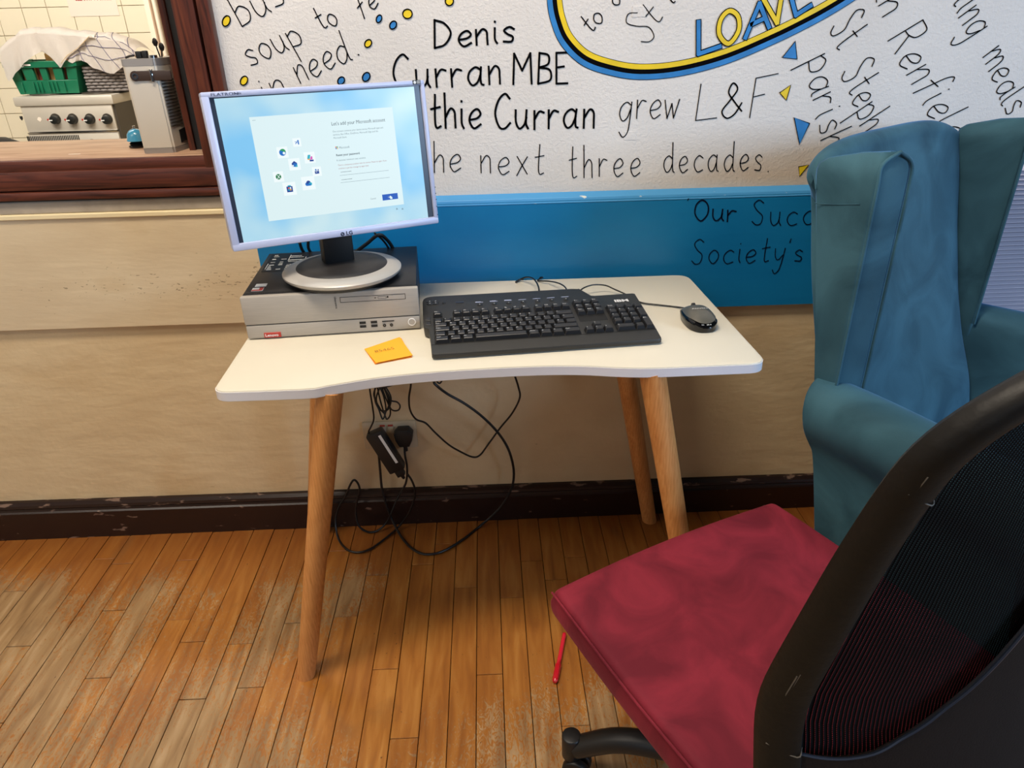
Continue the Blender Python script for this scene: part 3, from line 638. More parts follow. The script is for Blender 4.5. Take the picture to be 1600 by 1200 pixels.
for i, s in enumerate(('One account connects your device across Microsoft apps and', 'services, like Office, OneDrive, Microsoft Edge and the', 'Microsoft Store.')): stxt(s, 879+i*3, 388+i*20, .0046, 'txt_soft', .86)
stxt('Microsoft', 920, 490, .0058, 'txt_soft'); stxt('Reset your password', 902, 537, .0056, 'txt_glow', .95, .0001)
stxt('8 character minimum case sensitive', 905, 568, .0044, 'txt_soft')
stxt("There's a temporary problem with the service. Please try again. If you", 913, 598, .0040, 'txt_red', .86); stxt('continue to get this message try again later.', 916, 618, .0040, 'txt_red', .86)
stxt('•••••••••••••••', 930, 642, .0050, 'txt_glow', .8); stxt('•••••••••••••••', 935, 690, .0050, 'txt_glow', .8)
stxt('Cancel', 1116, 808, .0046, 'txt_soft')
def linepx(b, x0_, y0_, x1_, t=.0005):
    p = scr(*S2(x0_, y0_)); q = scr(*S2(x1_, y0_-32)); bx(b, (p.x, p.y, -.0006), (q.x, p.y+t, -.0002))
sm_('field_line', 'txt_soft', lambda b: linepx(b, 924, 658, 1230)); sm_('field_line', 'txt_soft', lambda b: linepx(b, 930, 703, 1237))
sm_('button', 'btn_glow', lambda b: quadpx(b, [(1188, 777), (1283, 766), (1290, 802), (1193, 814)], -.0003))
stxt('Next', 1226, 798, .0048, 'card_glow'); sm_('back_arrow', 'txt_soft', lambda b: (linepx(b, 377, 314, 392), ))
def cursor(b):
    p = scr(*S2(1238, 782)); poly(b, [(p.x, p.y), (p.x+.004, p.y-.0035), (p.x+.0042, p.y-.007), (p.x+.0002, p.y-.007), (p.x-.0018, p.y-.0035)], -.0001)
sm_('hand_pointer', 'card_glow', cursor)
def tl_(px, py, h, draw):
    p = scr(*S2(px, py)); x_, y_ = p.x, p.y
    sm_('app_tile', 'tile_glow', lambda b: bx(b, (x_-h, y_-h, -.0006), (x_+h, y_+h, -.0004)))
    for i, (m, pts) in enumerate(draw(x_, y_)): sm_('app_icon', m, lambda b: poly(b, pts, -.00035+.00004*i))
u = .001
tl_(656, 450, .0075, lambda x, y: [('ic_blue', [(x-4*u, y+1.2*u), (x-3.2*u, y+2*u), (x+3*u, y-3*u), (x+3*u, y-1.4*u), (x-3.2*u, y+3.2*u)][:4]), ('ic_blue', [(x+1.6*u, y+4.4*u), (x+3.6*u, y+3.6*u), (x+3.6*u, y-3.6*u), (x+1.6*u, y-4.4*u)]), ('ic_blue', [(x-3.6*u, y-2.2*u), (x+1.8*u, y+4*u), (x+1.8*u, y+2.2*u), (x-2.6*u, y-3*u)])])
tl_(566, 513, .0098, lambda x, y: [('ic_blue', circ(x, y, 6*u)), ('ic_green', circ(x+.6*u, y+1*u, 5.4*u, 12, -10, 150)), ('tile_glow', circ(x+2.4*u, y-1.4*u, 2.4*u, 12))])
tl_(736, 545, .0100, lambda x, y: [('ic_cyan', [(x-5*u, y-2*u), (x-3*u, y+5*u), (x+2*u, y+5*u), (x, y-2*u)]), ('ic_yellow', [(x-5*u, y-2*u), (x-4*u, y-4*u), (x, y-4*u), (x, y-2*u)]), ('ic_pink', [(x, y-4*u), (x+2*u, y+2*u), (x+5*u, y+2*u), (x+5*u, y-3*u)]), ('ic_navy', [(x-1*u, y-7*u), (x+6.5*u, y-7*u), (x+6.5*u, y-4*u), (x-1*u, y-4*u)])])
tl_(641, 587, .0105, lambda x, y: [('ic_navy', [(x-5*u, y-4*u), (x-5*u, y+2*u), (x, y+6*u), (x+5*u, y+2*u), (x+5*u, y-4*u)]), ('ic_blue', [(x-5*u, y-4*u), (x-1*u, y+2*u), (x+5*u, y+1*u), (x+5*u, y-5*u)]), ('ic_cyan', [(x, y-5*u), (x+5*u, y-5*u), (x+5*u, y)]), ('tile_glow', circ(x-3.4*u, y-2.4*u, 1.6*u, 10))])
tl_(541, 665, .0092, lambda x, y: [('ic_dgreen', circ(x, y, 5*u)), ('tile_glow', [(x-3*u, y-3.6*u), (x-.2*u, y+.4*u), (x-3*u, y+3.4*u), (x-2*u, y+3.6*u), (x+.3*u, y+1*u), (x+2.6*u, y+3.6*u), (x+3.4*u, y+3*u), (x+.8*u, y+.2*u), (x+3.4*u, y-3.4*u), (x+2.6*u, y-3.8*u), (x+.2*u, y-.8*u), (x-2.2*u, y-4*u)])])
tl_(781, 632, .0085, lambda x, y: [('ic_navy', [(x-4*u, y-4*u), (x-4*u, y+1*u), (x+4*u, y+1*u), (x+4*u, y-4*u)]), ('ic_blue', circ(x-1.6*u, y+3.2*u, 1.6*u, 10)), ('ic_navy', circ(x+2.8*u, y+2.8*u, 1.3*u, 10)), ('tile_glow', [(x-2*u, y-.5*u), (x+.5*u, y-.5*u), (x+.5*u, y-1.3*u), (x-2*u, y-1.3*u)])])
tl_(611, 740, .0118, lambda x, y: [('ic_navy', [(x-5.4*u, y-6*u), (x-5.6*u, y+4.4*u), (x+5.6*u, y+4.4*u), (x+5.4*u, y-6*u)]), ('ic_cyan', [(x-3*u, y+4.4*u), (x-3*u, y+6.4*u), (x+3*u, y+6.4*u), (x+3*u, y+4.4*u)]), ('ic_orange', [(x-3*u, y), (x-3*u, y+2.6*u), (x-.3*u, y+2.6*u), (x-.3*u, y)]), ('tile_glow', [(x+.3*u, y), (x+.3*u, y+2.6*u), (x+3*u, y+2.6*u), (x+3*u, y)]), ('ic_yellow', [(x+.3*u, y-3.2*u), (x+.3*u, y-.6*u), (x+3*u, y-.6*u), (x+3*u, y-3.2*u)]), ('ic_cyan', [(x-3*u, y-3.2*u), (x-3*u, y-.6*u), (x-.3*u, y-.6*u), (x-.3*u, y-3.2*u)])])
tl_(728, 705, .0122, lambda x, y: [('ic_blue', circ(x-3*u, y-1.6*u, 3.2*u, 14)), ('ic_navy', circ(x+.2*u, y+.6*u, 4.2*u, 14)), ('ic_cyan', circ(x+3.6*u, y-1.6*u, 3.1*u, 14)), ('ic_blue', [(x-3*u, y-4.8*u), (x-3*u, y-1*u), (x+4*u, y-1*u), (x+4*u, y-4.7*u)])])
p = scr(*S2(904, 484))
for i, m in enumerate(('ic_orange', 'ic_green', 'ic_blue', 'ic_yellow')):
    xx = p.x-.0022+(i % 2)*.0025; yy = p.y+.0003-(i//2)*.0025; sm_('logo_square', m, lambda b: bx(b, (xx, yy, -.0005), (xx+.0021, yy+.0021, -.0002)))
for px_ in (1281, 1316):
    p = scr(*S2(px_, 866)); sm_('tray_icon', 'txt_glow', lambda b: (bx(b, (p.x-.0018, p.y-.001, -.0005), (p.x+.0018, p.y, -.0002)), bx(b, (p.x-.0012, p.y+.0012, -.0005), (p.x+.0012, p.y+.0018, -.0002))))
# bezel print
p = scr(*S2(114, 160)); text('bezel_lettering', 'FLATRON', .0068, MM @ M.Translation((p.x, p.y-.0007, .0043)), 'dark_print', bz, 1.55)
p = scr(*S2(249, 152)); text('bezel_lettering', '| wide', .0055, MM @ M.Translation((p.x+.001, p.y, .0043)), 'dark_print', bz, 1.1)
p = scr(*S2(961, 1026)); text('bezel_lettering', 'LG', .0105, MM @ M.Translation((p.x, p.y-.0006, .0043)), 'dark_print', bz, 1.05, bold=.0003)
p = scr(*S2(938, 1022)); ml('maker_logo', lambda b: poly(b, circ(p.x, p.y, .0040), .0043), 'dark_print', bz, 0)
ml('maker_logo', lambda b: (bx(b, (p.x-.0004, p.y-.0018, .0043), (p.x+.0003, p.y+.002, .0045)), bx(b, (p.x-.0004, p.y-.0018, .0043), (p.x+.0018, p.y-.0012, .0045)), poly(b, circ(p.x-.0019, p.y+.0012, .0007, 8), .0045)), 'silver_plastic', bz, 0)
p = scr(*S2(1376, 90)); q = scr(*S2(1422, 60)); ml('rating_sticker', lambda b: bx(b, (p.x, p.y, .0038), (q.x, q.y, .0044)), 'soft_black', bz, 0)
ml('sticker_print', lambda b: (poly(b, circ(p.x+.0042, (p.y+q.y)/2, .0028, 12), .0046), [bx(b, (p.x+.0085, p.y+.0018+i*.002, .0043), (q.x-.0012, p.y+.0026+i*.002, .0046)) for i in range(3)]), 'label_white', bz, 0)
for y_ in (729, 768, 805, 848, 900): p = scr(*S2(1514+(y_-729)*.09, y_)); ml('side_button', lambda b: poly(b, circ(p.x+.0005, p.y, .0011, 10), .0043), 'dark_print', bz, 0)
# stand
bc = V((-.303, -.278, ZT+Hp))
b = nb(); lathe(b, [(0, 0), (.102, 0), (.108, .004), (.110, .008), (.106, .008), (0, .008)], bc, 56, 1.03, 1.0); st = obj('stand_underside', b, 'soft_black', mon)
b = nb(); lathe(b, [(0, .009), (.112, .009), (.1165, .013), (.1168, .017), (.113, .0205), (.100, .024), (.092, .0252), (.0905, .0255), (0, .0255)], bc, 64, 1.03, 1.0); obj('stand_ring', b, 'silver_ring', mon, 50)
b = nb(); lathe(b, [(0, .0255), (.0895, .0255), (.0885, .0268), (.07, .0285), (0, .030)], bc, 64, 1.03, 1.0); obj('stand_disc', b, 'charcoal_base', mon, 50)
NR = M.Translation(bc+V((-.012, .026, .022))) @ M.Rotation(R(24), 4, 'Z')
b = nb(); bx(b, (-.031, -.020, 0), (.031, .018, .15), .004, 2, NR); obj('neck', b, 'black_plastic', mon)
ml('tilt_hinge', lambda b: (bx(b, (.12, .012, -.050), (.27, .04, -.030), .006),), 'soft_black')
# leads behind the monitor
def cable(name, label, pts, r, plane=None, group=None, m='cable_black', floor=.006):
    P = []
    for p in pts:
        if len(p) == 3 and plane is None: P.append(V(p)); continue
        yv = p[2] if len(p) == 3 else plane
        q = on(p[0], p[1], 1, yv)
        if q.z < floor: q = on(p[0], p[1], 2, floor)
        P.append(q)
    b = nb(); tube(b, P, r, 8, 5); o = obj(name, b, m); tag(o, label, 'cable', group); return o
cable('monitor_cable', 'thick black lead arching over right behind the monitor neck', [(553, 396, -.12), (573, 381, -.11), (592, 367, -.10), (606, 376, -.085), (615, 390, -.075), (620, 404, -.068), (626, 440, -.055), (630, 500, -.05)], .0042, 0)
cable('monitor_cable', 'thin black lead beside the thicker one right of the monitor neck', [(585, 364, -.10), (597, 374, -.09), (606, 386, -.08), (611, 400, -.07), (618, 440, -.05)], .0024, 0)
cable('monitor_cable', 'black looped leads hanging behind the monitor left of the neck', [(468, 379, -.10), (472, 390, -.09), (480, 400, -.08), (492, 410, -.065), (500, 440, -.05)], .0036, 0)
cable('monitor_cable', 'second black lead curving down left of the monitor neck', [(482, 372, -.10), (482, 388, -.09), (490, 400, -.08), (502, 420, -.06)], .0034, 0)

# ============================================================ KEYBOARD
KR = M.Translation((-.112, -.500, ZT)) @ M.Rotation(R(5), 4, 'Z')
kb = thing('keyboard', 'full-size black computer keyboard at the front of the desk', 'keyboard', None, mt=KR)
tilt = .085
def kz(y): return .0135+y*tilt
def sh(bm):                                               # give the flat-built keyboard its slope
    for v in bm.verts:
        if v.co.z > .004: v.co.z += v.co.y*tilt
    return bm
def kl(name, fn, m, parent=kb, sm=40):
    b = nb(); fn(b); sh(b); L(b, KR); return obj(name, b, m, parent, sm)
outl = rc((-.002, -.006), (-.001, 0), (.006, -.007)) + [(.2, -.009)] + rc((.436, -.010), (.426, -.010), (.436, -.002)) + [(.438, .06), (.4385, .193)] + rc((.438, .198), (.4385, .193), (.433, .198)) + [(.352, .198), (.345, .200), (.326, .236)] + rc((.32, .239), (.326, .236), (.31, .240)) + [(.10, .244)] + rc((-.012, .246), (.012, .246), (-.013, .225)) + [(-.014, .13), (-.013, .105), (-.004, .094), (-.002, .05)]
body = kl('body', lambda b: prism(b, outl, .0025, .0135, .0025, 2), 'kb_body')
for xx in (.02, .41): kl('foot', lambda b: bx(b, (xx, .01, 0), (xx+.02, .016, .004)), 'soft_black')
b = nb()
for xx in (.03, .29): bx(b, (xx, .205, 0), (xx+.02, .213, .022), .001, 1)
L(b, KR); obj('foot', b, 'soft_black', kb)
kl('palm_rest_line', lambda b: bx(b, (0, .0285, .0130), (.436, .0292, .0140)), 'kb_well', body, 0)
wz = .0136
for a, c in (((.006, .031), (.2885, .137)), ((.006, .1405), (.026, .160)), ((.046, .1385), (.124, .159)), ((.130, .1385), (.208, .159)), ((.214, .1385), (.2885, .159)), ((.296, .082), (.353, .148)), ((.296, .150), (.353, .170)), ((.296, .031), (.353, .049)), ((.315, .049), (.334, .066)), ((.359, .031), (.4345, .138))):
    kl('key_well', lambda b: bx(b, (a[0], a[1], wz-.001), (c[0], c[1], wz+.0002)), 'kb_well', body, 0)
kcache = {}; legs_bm = nb()
def key(x, y, wu=1, hu=1, leg_=None, m='key_plastic'):
    kk = (wu, hu, m)
    w_, d_ = wu*.0188-.0006, hu*.0188-.0006
    if kk not in kcache:
        bm = nb(); i = .0028
        hexa(bm, [(0, 0, 0), (w_, 0, 0), (w_, d_, 0), (0, d_, 0), (i, i*.6+.0006, .0085), (w_-i, i*.6+.0006, .0085), (w_-i, d_-i, .0085), (i, d_-i, .0085)], .0009, 1)
        me = bpy.data.meshes.new('key'); bm.to_mesh(me); bm.free(); me.materials.append(MAT[m]); kcache[kk] = me
    o = bpy.data.objects.new('key', kcache[kk]); col.objects.link(o); o.parent = kb
    o.matrix_parent_inverse = M.Identity(4); o.matrix_basis = M.Translation((x, y, kz(y)-.0003)) @ M.Rotation(math.atan(tilt), 4, 'X')
    if leg_:
        t_ = text(None, leg_, .0052, M.Translation((x+.0036, y+d_-.0086, kz(y+d_-.008)+.0082)) @ M.Rotation(math.atan(tilt), 4, 'X'), None, None, .9)
        bmesh.ops.transform(t_, matrix=KR, verts=t_.verts); join(legs_bm, t_)
P_ = .0188; Xo = .0065; yr = [.0315+i*.0188 for i in range(6)]; yf = .1405
row = [(1.5, 'Ctrl'), (1.25, '#'), (1.25, 'Alt'), (5.5, None), (1.25, 'AltGr'), (1.25, '#'), (1.25, '='), (1.75, 'Ctrl')]
x = Xo
for wu, lg in row: key(x, yr[0], wu, 1, lg); x += wu*P_
def run(x, y, first, chars, last, fl, ll):
    key(x, y, first, 1, fl); x += first*P_
    for ch in chars: key(x, y, 1, 1, ch); x += P_
    key(x, y, last, 1, ll)
run(Xo, yr[1], 1.25, '\\ZXCVBNM,./', 2.75, '^', '^'); run(Xo, yr[2], 1.75, "ASDFGHJKL;'#", 1.25, 'Caps', None)
run(Xo, yr[3], 1.5, 'QWERTYUIOP[]', 1.5, 'Tab', '<-'); run(Xo, yr[4], 1, '1234567890-=', 2, '`', '<--')
key(Xo, yf, 1, 1, 'Esc')
for i, xs in enumerate([.047+j*P_ for j in range(4)]+[.131+j*P_ for j in range(4)]+[.214+j*P_ for j in range(4)]): key(xs-.0006, yf-.001, 1 if i < 8 else .96, 1, 'F%d' % (i+1))
for j, t3 in enumerate((('Prt', 'Scr', 'Brk'),)):
    for i, s in enumerate(t3): key(.2965+i*P_, .151, 1, 1, s)
for r_, t3 in ((.129, ('Ins', 'Hm', 'Up')), (.1095, ('Del', 'End', 'Dn'))):
    for i, s in enumerate(t3): key(.2965+i*P_, r_, 1, 1, s)
for i, s in enumerate('<v>'): key(.2965+i*P_, .0315, 1, 1, s)
key(.2965+P_, .0505, 1, .9, '^')
NX = .3595
for i, s in enumerate(('Num', '/', '*', '-')): key(NX+i*P_, .1185-.0015, 1, 1, s)
for r_, t3 in enumerate(('789', '456', '123')):
    for i, s in enumerate(t3): key(NX+i*P_, .098-r_*.0205+.0008, 1, 1, s)
key(NX, .0345-.002, 2, 1, '0'); key(NX+2*P_, .0345-.002, 1, 1, '.'); key(NX+3*P_, .0775, 1, 2, '+'); key(NX+3*P_, .0325, 1, 2.2, 'Ent')
lo_ = obj('key_legends', legs_bm, 'legend_white', kb, 0); lo_['kind'] = 'stuff'
for i in range(7):                                         # shortcut buttons along the back
    xx = .105+i*.0305
    kl('hot_button', lambda b: lathe(b, [(0, .0017), (.0045, .0016), (.0052, .001), (.0052, 0)], (xx, .187, .0135), 14, 1.1, .75), 'black_plastic', kb)
    kl('button_mark', lambda b: bx(b, (xx-.0008, .1865, .0150), (xx+.0008, .188, .0154)), 'legend_white', body, 0)
    kl('button_label', lambda b: (bx(b, (xx-.008, .1995, .0134), (xx+.008, .2008, .0137)), bx(b, (xx-.008, .2025, .0134), (xx+.003+i % 3*.002, .2036, .0137)) if i < 3 else None), 'txt_label' if 'txt_label' in MAT else 'silver_plastic', body, 0)
for ang in range(4):
    xx, yy = .008+.0085*math.cos(R(45+90*ang)), .212+.0065*math.sin(R(45+90*ang))
    kl('media_button', lambda b: lathe(b, [(0, .0018), (.006, .0014), (.0064, 0)], (xx, yy, .0135), 14, 1.15, .8), 'black_plastic', kb); kl('button_mark', lambda b: bx(b, (xx-.001, yy-.0008, .0152), (xx+.001, yy+.0008, .0155)), 'legend_white', body, 0)
kl('media_button', lambda b: lathe(b, [(0, .002), (.003, .0016), (.0034, 0)], (.031, .207, .0135), 12), 'black_plastic', kb)
kl('mute_button', lambda b: bx(b, (.055, .203, .0130), (.073, .208, .0150), .002), 'bezel_dark', kb)
for yy in (.132, .112):
    kl('scroll_button', lambda b: prism(b, [(-.009, yy), (.001, yy-.004), (.001, yy+.012), (-.007, yy+.010)], .0132, .0150, .0006, 1), 'key_plastic', kb)
bt = text(None, 'IBM', .0155, M.Translation((.386, .158, .0141+.158*tilt)) @ M.Rotation(math.atan(tilt), 4, 'X'), None, None, 1.25, bold=.0006); L(bt, KR)
o = obj('maker_lettering', bt, 'legend_white', kb, 0)

# ============================================================ MOUSE
MR = M.Translation((.4195, -.370, ZT)) @ M.Rotation(R(2), 4, 'Z')
ms = thing('computer_mouse', 'small dark grey computer mouse with glossy black sides', 'mouse', None, mt=MR)
def mouse_surf(s, inner=False):
    def fn(u_, v_):
        a = 2*math.pi*u_; rr = v_
        cx, sy = math.cos(a), math.sin(a)
        wdt = .0318
        x_ = wdt*s*cx*abs(cx)**-.25*abs(cx)**.25*rr if 0 else wdt*s*math.copysign(abs(cx)**.8, cx)*rr
        y_ = .057*s*math.copysign(abs(sy)**.8, sy)*rr+(.002 if inner else 0)
        h = .032*(1-(abs(y_+.004)/.0635)**2.4)*math.sqrt(max(0, 1-(abs(x_)/.0345)**2.4))
        return (x_, y_, h+(.0012 if inner else 0))
    return fn
b = nb()
def shell(u_, v_):
    if v_ <= .75: return mouse_surf(1)(u_, v_/.75)
    p = mouse_surf(1)(u_, 1); t = (v_-.75)/.25; return (p[0]*(1-.04*t), p[1]*(1-.04*t), max(p[2]*(1-t), .0008))
grid(b, shell, 40, 20); bmesh.ops.remove_doubles(b, verts=b.verts, dist=1e-5); bmesh.ops.recalc_face_normals(b, faces=b.faces); L(b, MR); obj('mouse_base', b, 'gloss_black', ms, 60)
def cap(u_, v_):
    a = 2*math.pi*u_; p = mouse_surf(.93, True)(u_, v_); return (p[0]*.97, p[1], p[2]+.0012)
b = nb(); grid(b, cap, 40, 14); bmesh.ops.remove_doubles(b, verts=b.verts, dist=1e-5); bmesh.ops.recalc_face_normals(b, faces=b.faces); L(b, MR); obj('top_shell', b, 'mouse_shell', ms, 60)
b = nb(); cone(b, (-.003, .036, .0200), (.003, .036, .0200), .009, .009, 20, .001); L(b, MR); obj('scroll_wheel', b, 'black_plastic', ms)
text('maker_lettering', 'ADVENT', .0085, MR @ M.Translation((0, -.014, .0358)) @ M.Rotation(R(-1), 4, 'X'), 'legend_white', ms, 1.15, 'CENTER')
b = nb()
for i, (x_, r_) in enumerate(((-.009, .8), (-.006, .6), (.001, 1), (.004, .8), (.008, .9))): bx(b, (x_, -.0525+abs(x_)*.1, .0155), (x_+.0016*r_, -.0505+abs(x_)*.1, .0172))
L(b, MR); obj('rear_print', b, 'label_white', ms, 0)

def dcable(name, label, pts, r):
    b = nb(); tube(b, [V(p) for p in pts], r, 8, 6); return tag(obj(name, b, 'cable_black'), label, 'cable')
z_ = ZT+.003
def pt(px, py, z): return on(px, py, 2, z)
dcable('mouse_cable', 'black mouse cable arching out from behind the keyboard to the mouse', [pt(905, 455, z_+.012), pt(914, 449, z_+.016), pt(928, 445, z_+.018), pt(946, 446, z_+.014), pt(960, 452, z_+.008), pt(978, 460, z_), pt(991, 468, z_), pt(1005, 473.5, z_), pt(1035, 477, z_), pt(1060, 480, z_), (.413, -.318, z_+.008)], .0017)
dcable('keyboard_cable', 'black cable looping up left behind the keyboard and over the desk edge', [pt(843, 461, z_+.012), pt(841, 447, z_+.020), pt(834, 436, z_+.02), pt(824, 433, z_+.014), pt(814, 436, z_+.004), pt(806, 441, z_-.001), (.082, -.057, z_-.015), (.080, -.054, .60)], .0019)
dcable('keyboard_cable', 'second black cable curving back behind the keyboard to the desk edge', [pt(885, 459, z_+.012), pt(884, 450, z_+.016), pt(874, 443, z_+.014), pt(858, 439.5, z_+.006), pt(840, 438.5, z_), (.126, -.068, z_+.001), (.119, -.056, z_-.008), (.117, -.053, .69), (.115, -.052, .62)], .0017)
# sticky notes
for i, (rot_, m, lab_, lift) in enumerate(((R(0), 'note_orange2', 'lower orange sticky note showing at the edge of the pair on the desk', 0), (R(2.5), 'note_orange', 'upper orange sticky note with pencilled digits, in front of the computer', .0022))):
    nbm = nb(); A_, B_, C_, D_ = [pt(*p, ZT+.001) for p in ((570, 546), (586, 569), (644, 558), (627, 528))]
    ctr = (A_+B_+C_+D_)/4
    def fn(u_, v_):
        p = (A_.lerp(D_, u_)).lerp(B_.lerp(C_, u_), v_); q = M.Translation(ctr) @ M.Rotation(rot_, 4, 'Z') @ M.Translation(-ctr) @ p
        return (q.x, q.y, ZT+.0008+lift+.004*max(0, v_-.5)**2*(1 if i else .5))
    grid(nbm, fn, 8, 8); bmesh.ops.recalc_face_normals(nbm, faces=nbm.faces); bmesh.ops.solidify(nbm, geom=nbm.faces[:], thickness=.0006); o = tag(obj('sticky_note', nbm, m, smooth=60), lab_, 'note')
    if i:
        d0 = (C_-B_).normalized(); an = math.atan2(d0.y, d0.x)
        text('pencil_digits', '85465', .0165, M.Translation((ctr.x-.024, ctr.y-.008, ZT+.0042)) @ M.Rotation(an, 4, 'Z'), 'pencil', o, .95, bold=-.0003)

# ============================================================ ADAPTER, PLUG, CABLES UNDER THE DESK
ad = thing('power_adapter', 'black laptop-style power brick hanging by its leads under the desk', 'adapter', (-.30, -.06, .2))
pa, pb = on(585, 676, 1, -.055), on(622, 733, 1, -.055); dv = (pb-pa).normalized(); Ln = (pb-pa).length
AM = M.Translation((pa+pb)/2) @ M((dv, V((0, -1, 0)).cross(dv), V((0, -1, 0)))).transposed().to_4x4()
def al_(name, fn, m, par=ad): b = nb(); fn(b); L(b, AM); return obj(name, b, m, par)
hb = Ln/2
al_('brick', lambda b: bx(b, (-hb-.004, -.0235, -.016), (hb, .0235, .016), .005), 'black_plastic')
al_('rating_label', lambda b: bx(b, (-hb+.006, .010, .0155), (hb-.028, .0175, .0164)), 'label_white')
al_('inlet_plug', lambda b: bx(b, (hb-.002, -.012, -.010), (hb+.022, .012, .010), .004), 'soft_black')
al_('strain_relief', lambda b: cone(b, (hb+.02, 0, 0), (hb+.034, 0, 0), .006, .004), 'soft_black')
pg = thing('mains_plug', 'black three-pin mains plug in the wall socket', 'plug', (-.262, -.012, .29))
pc_ = on(631, 682, 1, -.03)
b = nb(); prism(b, [(pc_.x+x_, -z2) for x_, z2 in ((-.023, -.008), (-.026, .012), (-.015, .026), (.015, .026), (.026, .012), (.023, -.008), (.014, -.028), (-.014, -.028))], 0, .030, .005, 2, M.Translation((0, -.013, pc_.z)) @ M.Rotation(R(90), 4, 'X') @ M.Diagonal((1, -1, 1, 1)))
obj('plug_body', b, 'soft_black', pg)
b = nb(); cone(b, (pc_.x, -.030, pc_.z-.026), (pc_.x+.003, -.030, pc_.z-.046), .0065, .0045, 12); obj('cord_grip', b, 'soft_black', pg)
b = nb(); cone(b, (pc_.x+.02, -.03, pc_.z+.003), (pc_.x+.025, -.03, pc_.z+.003), .003, .003, 10); obj('fuse_screw', b, 'soft_black', pg)
cable('mains_cable', 'black mains cable looping from the wall plug across the floor to the power brick', [(632, 696, -.03), (633, 712, -.035), (636, 730, -.035), (634, 755, -.035), (621, 778, -.04), (612, 800, -.05), (604, 816, -.05), (590, 829, -.06), (575, 831, -.06), (561, 822, -.06), (556, 803, -.05), (558, 782, -.045), (562, 766, -.045), (559, 755, -.045), (553, 750, -.045), (547, 758, -.045), (540, 775, -.045), (529, 793, -.05), (524, 815, -.06), (529, 842, -.06), (543, 859, -.06), (561, 863, -.06), (580, 857, -.06), (601, 842, -.06), (621, 825, -.06), (638, 803, -.06), (647, 780, -.06), (648, 764, -.06), (643, 750, -.06), (637, 741, -.057)], .0031, 0)
cable('power_cable', 'thick black cable sweeping from behind the power brick over the floor and up right', [(590, 690, -.03), (594, 735, -.03), (597, 765, -.035), (604, 790, -.04), (614, 815, -.05), (628, 840, -.05), (645, 858, -.05), (665, 866, -.05), (690, 862, -.05), (720, 845, -.05), (750, 822, -.05), (780, 795, -.05), (798, 766, -.05), (803, 740, -.05), (798, 712, -.06), (788, 690, -.06), (772, 669, -.07), (750, 648, -.08), (725, 630, -.09), (700, 616, -.10), (684, 604, -.11), (678, 595, -.11), (684, 575, -.11), (700, 560, -.10)], .0036, 0)
cable('thin_cable', 'thin black cable hanging in a V below the desk middle', [(641, 575, -.10), (642, 600, -.09), (639, 622, -.08), (641, 641, -.07), (650, 655, -.06), (665, 661, -.055), (680, 676, -.05), (700, 694, -.05), (718, 705, -.05), (738, 714, -.05), (750, 711, -.05), (763, 694, -.05), (782, 668, -.05), (800, 646, -.06), (812, 622, -.07), (810, 605, -.08), (803, 583, -.10), (798, 570, -.10)], .0026, 0)
cable('thin_cable', 'short thin black cable kinked just under the desk edge', [(700, 575, -.11), (693, 590, -.11), (687, 599, -.11), (681, 592, -.115), (686, 578, -.115)], .0022, 0)
b = nb(); rgc = random.Random(2)                           # tied coil of spare lead
for lp in ([(592, 600), (584, 615), (590, 632), (601, 645), (609, 625), (600, 606)], [(596, 602), (588, 622), (593, 640), (606, 640), (611, 622), (602, 604)], [(590, 603), (594, 625), (601, 648), (605, 655), (610, 645), (606, 622), (598, 604)],
           [(600, 604), (608, 624), (620, 628), (625, 634), (622, 641), (612, 640), (604, 625), (597, 606)], [(586, 606), (586, 626), (592, 640), (598, 655), (603, 640), (599, 618), (592, 604)]):
    yv = -.10+rgc.uniform(-.012, .012); tube(b, [on(p[0], p[1], 1, yv+rgc.uniform(-.006, .006)) for p in lp], .0021, 7, 5, True)
tube(b, [on(584, 603, 1, -.11), on(598, 605, 1, -.12), on(614, 601, 1, -.11), on(612, 598, 1, -.10), on(596, 598, 1, -.09), on(584, 603, 1, -.10)], .0024, 7, 4)
tag(obj('coiled_cable', b, 'cable_black'), 'bunched coil of thin black lead tied up under the desk', 'cable')
cable('adapter_cable', 'thin black lead running from the bunched coil down to the power brick', [(577, 590, -.10), (578, 610, -.10), (582, 635, -.09), (584, 655, -.07), (579, 668, -.06), (576, 676, -.055), (584, 684, -.056)], .0023, 0)

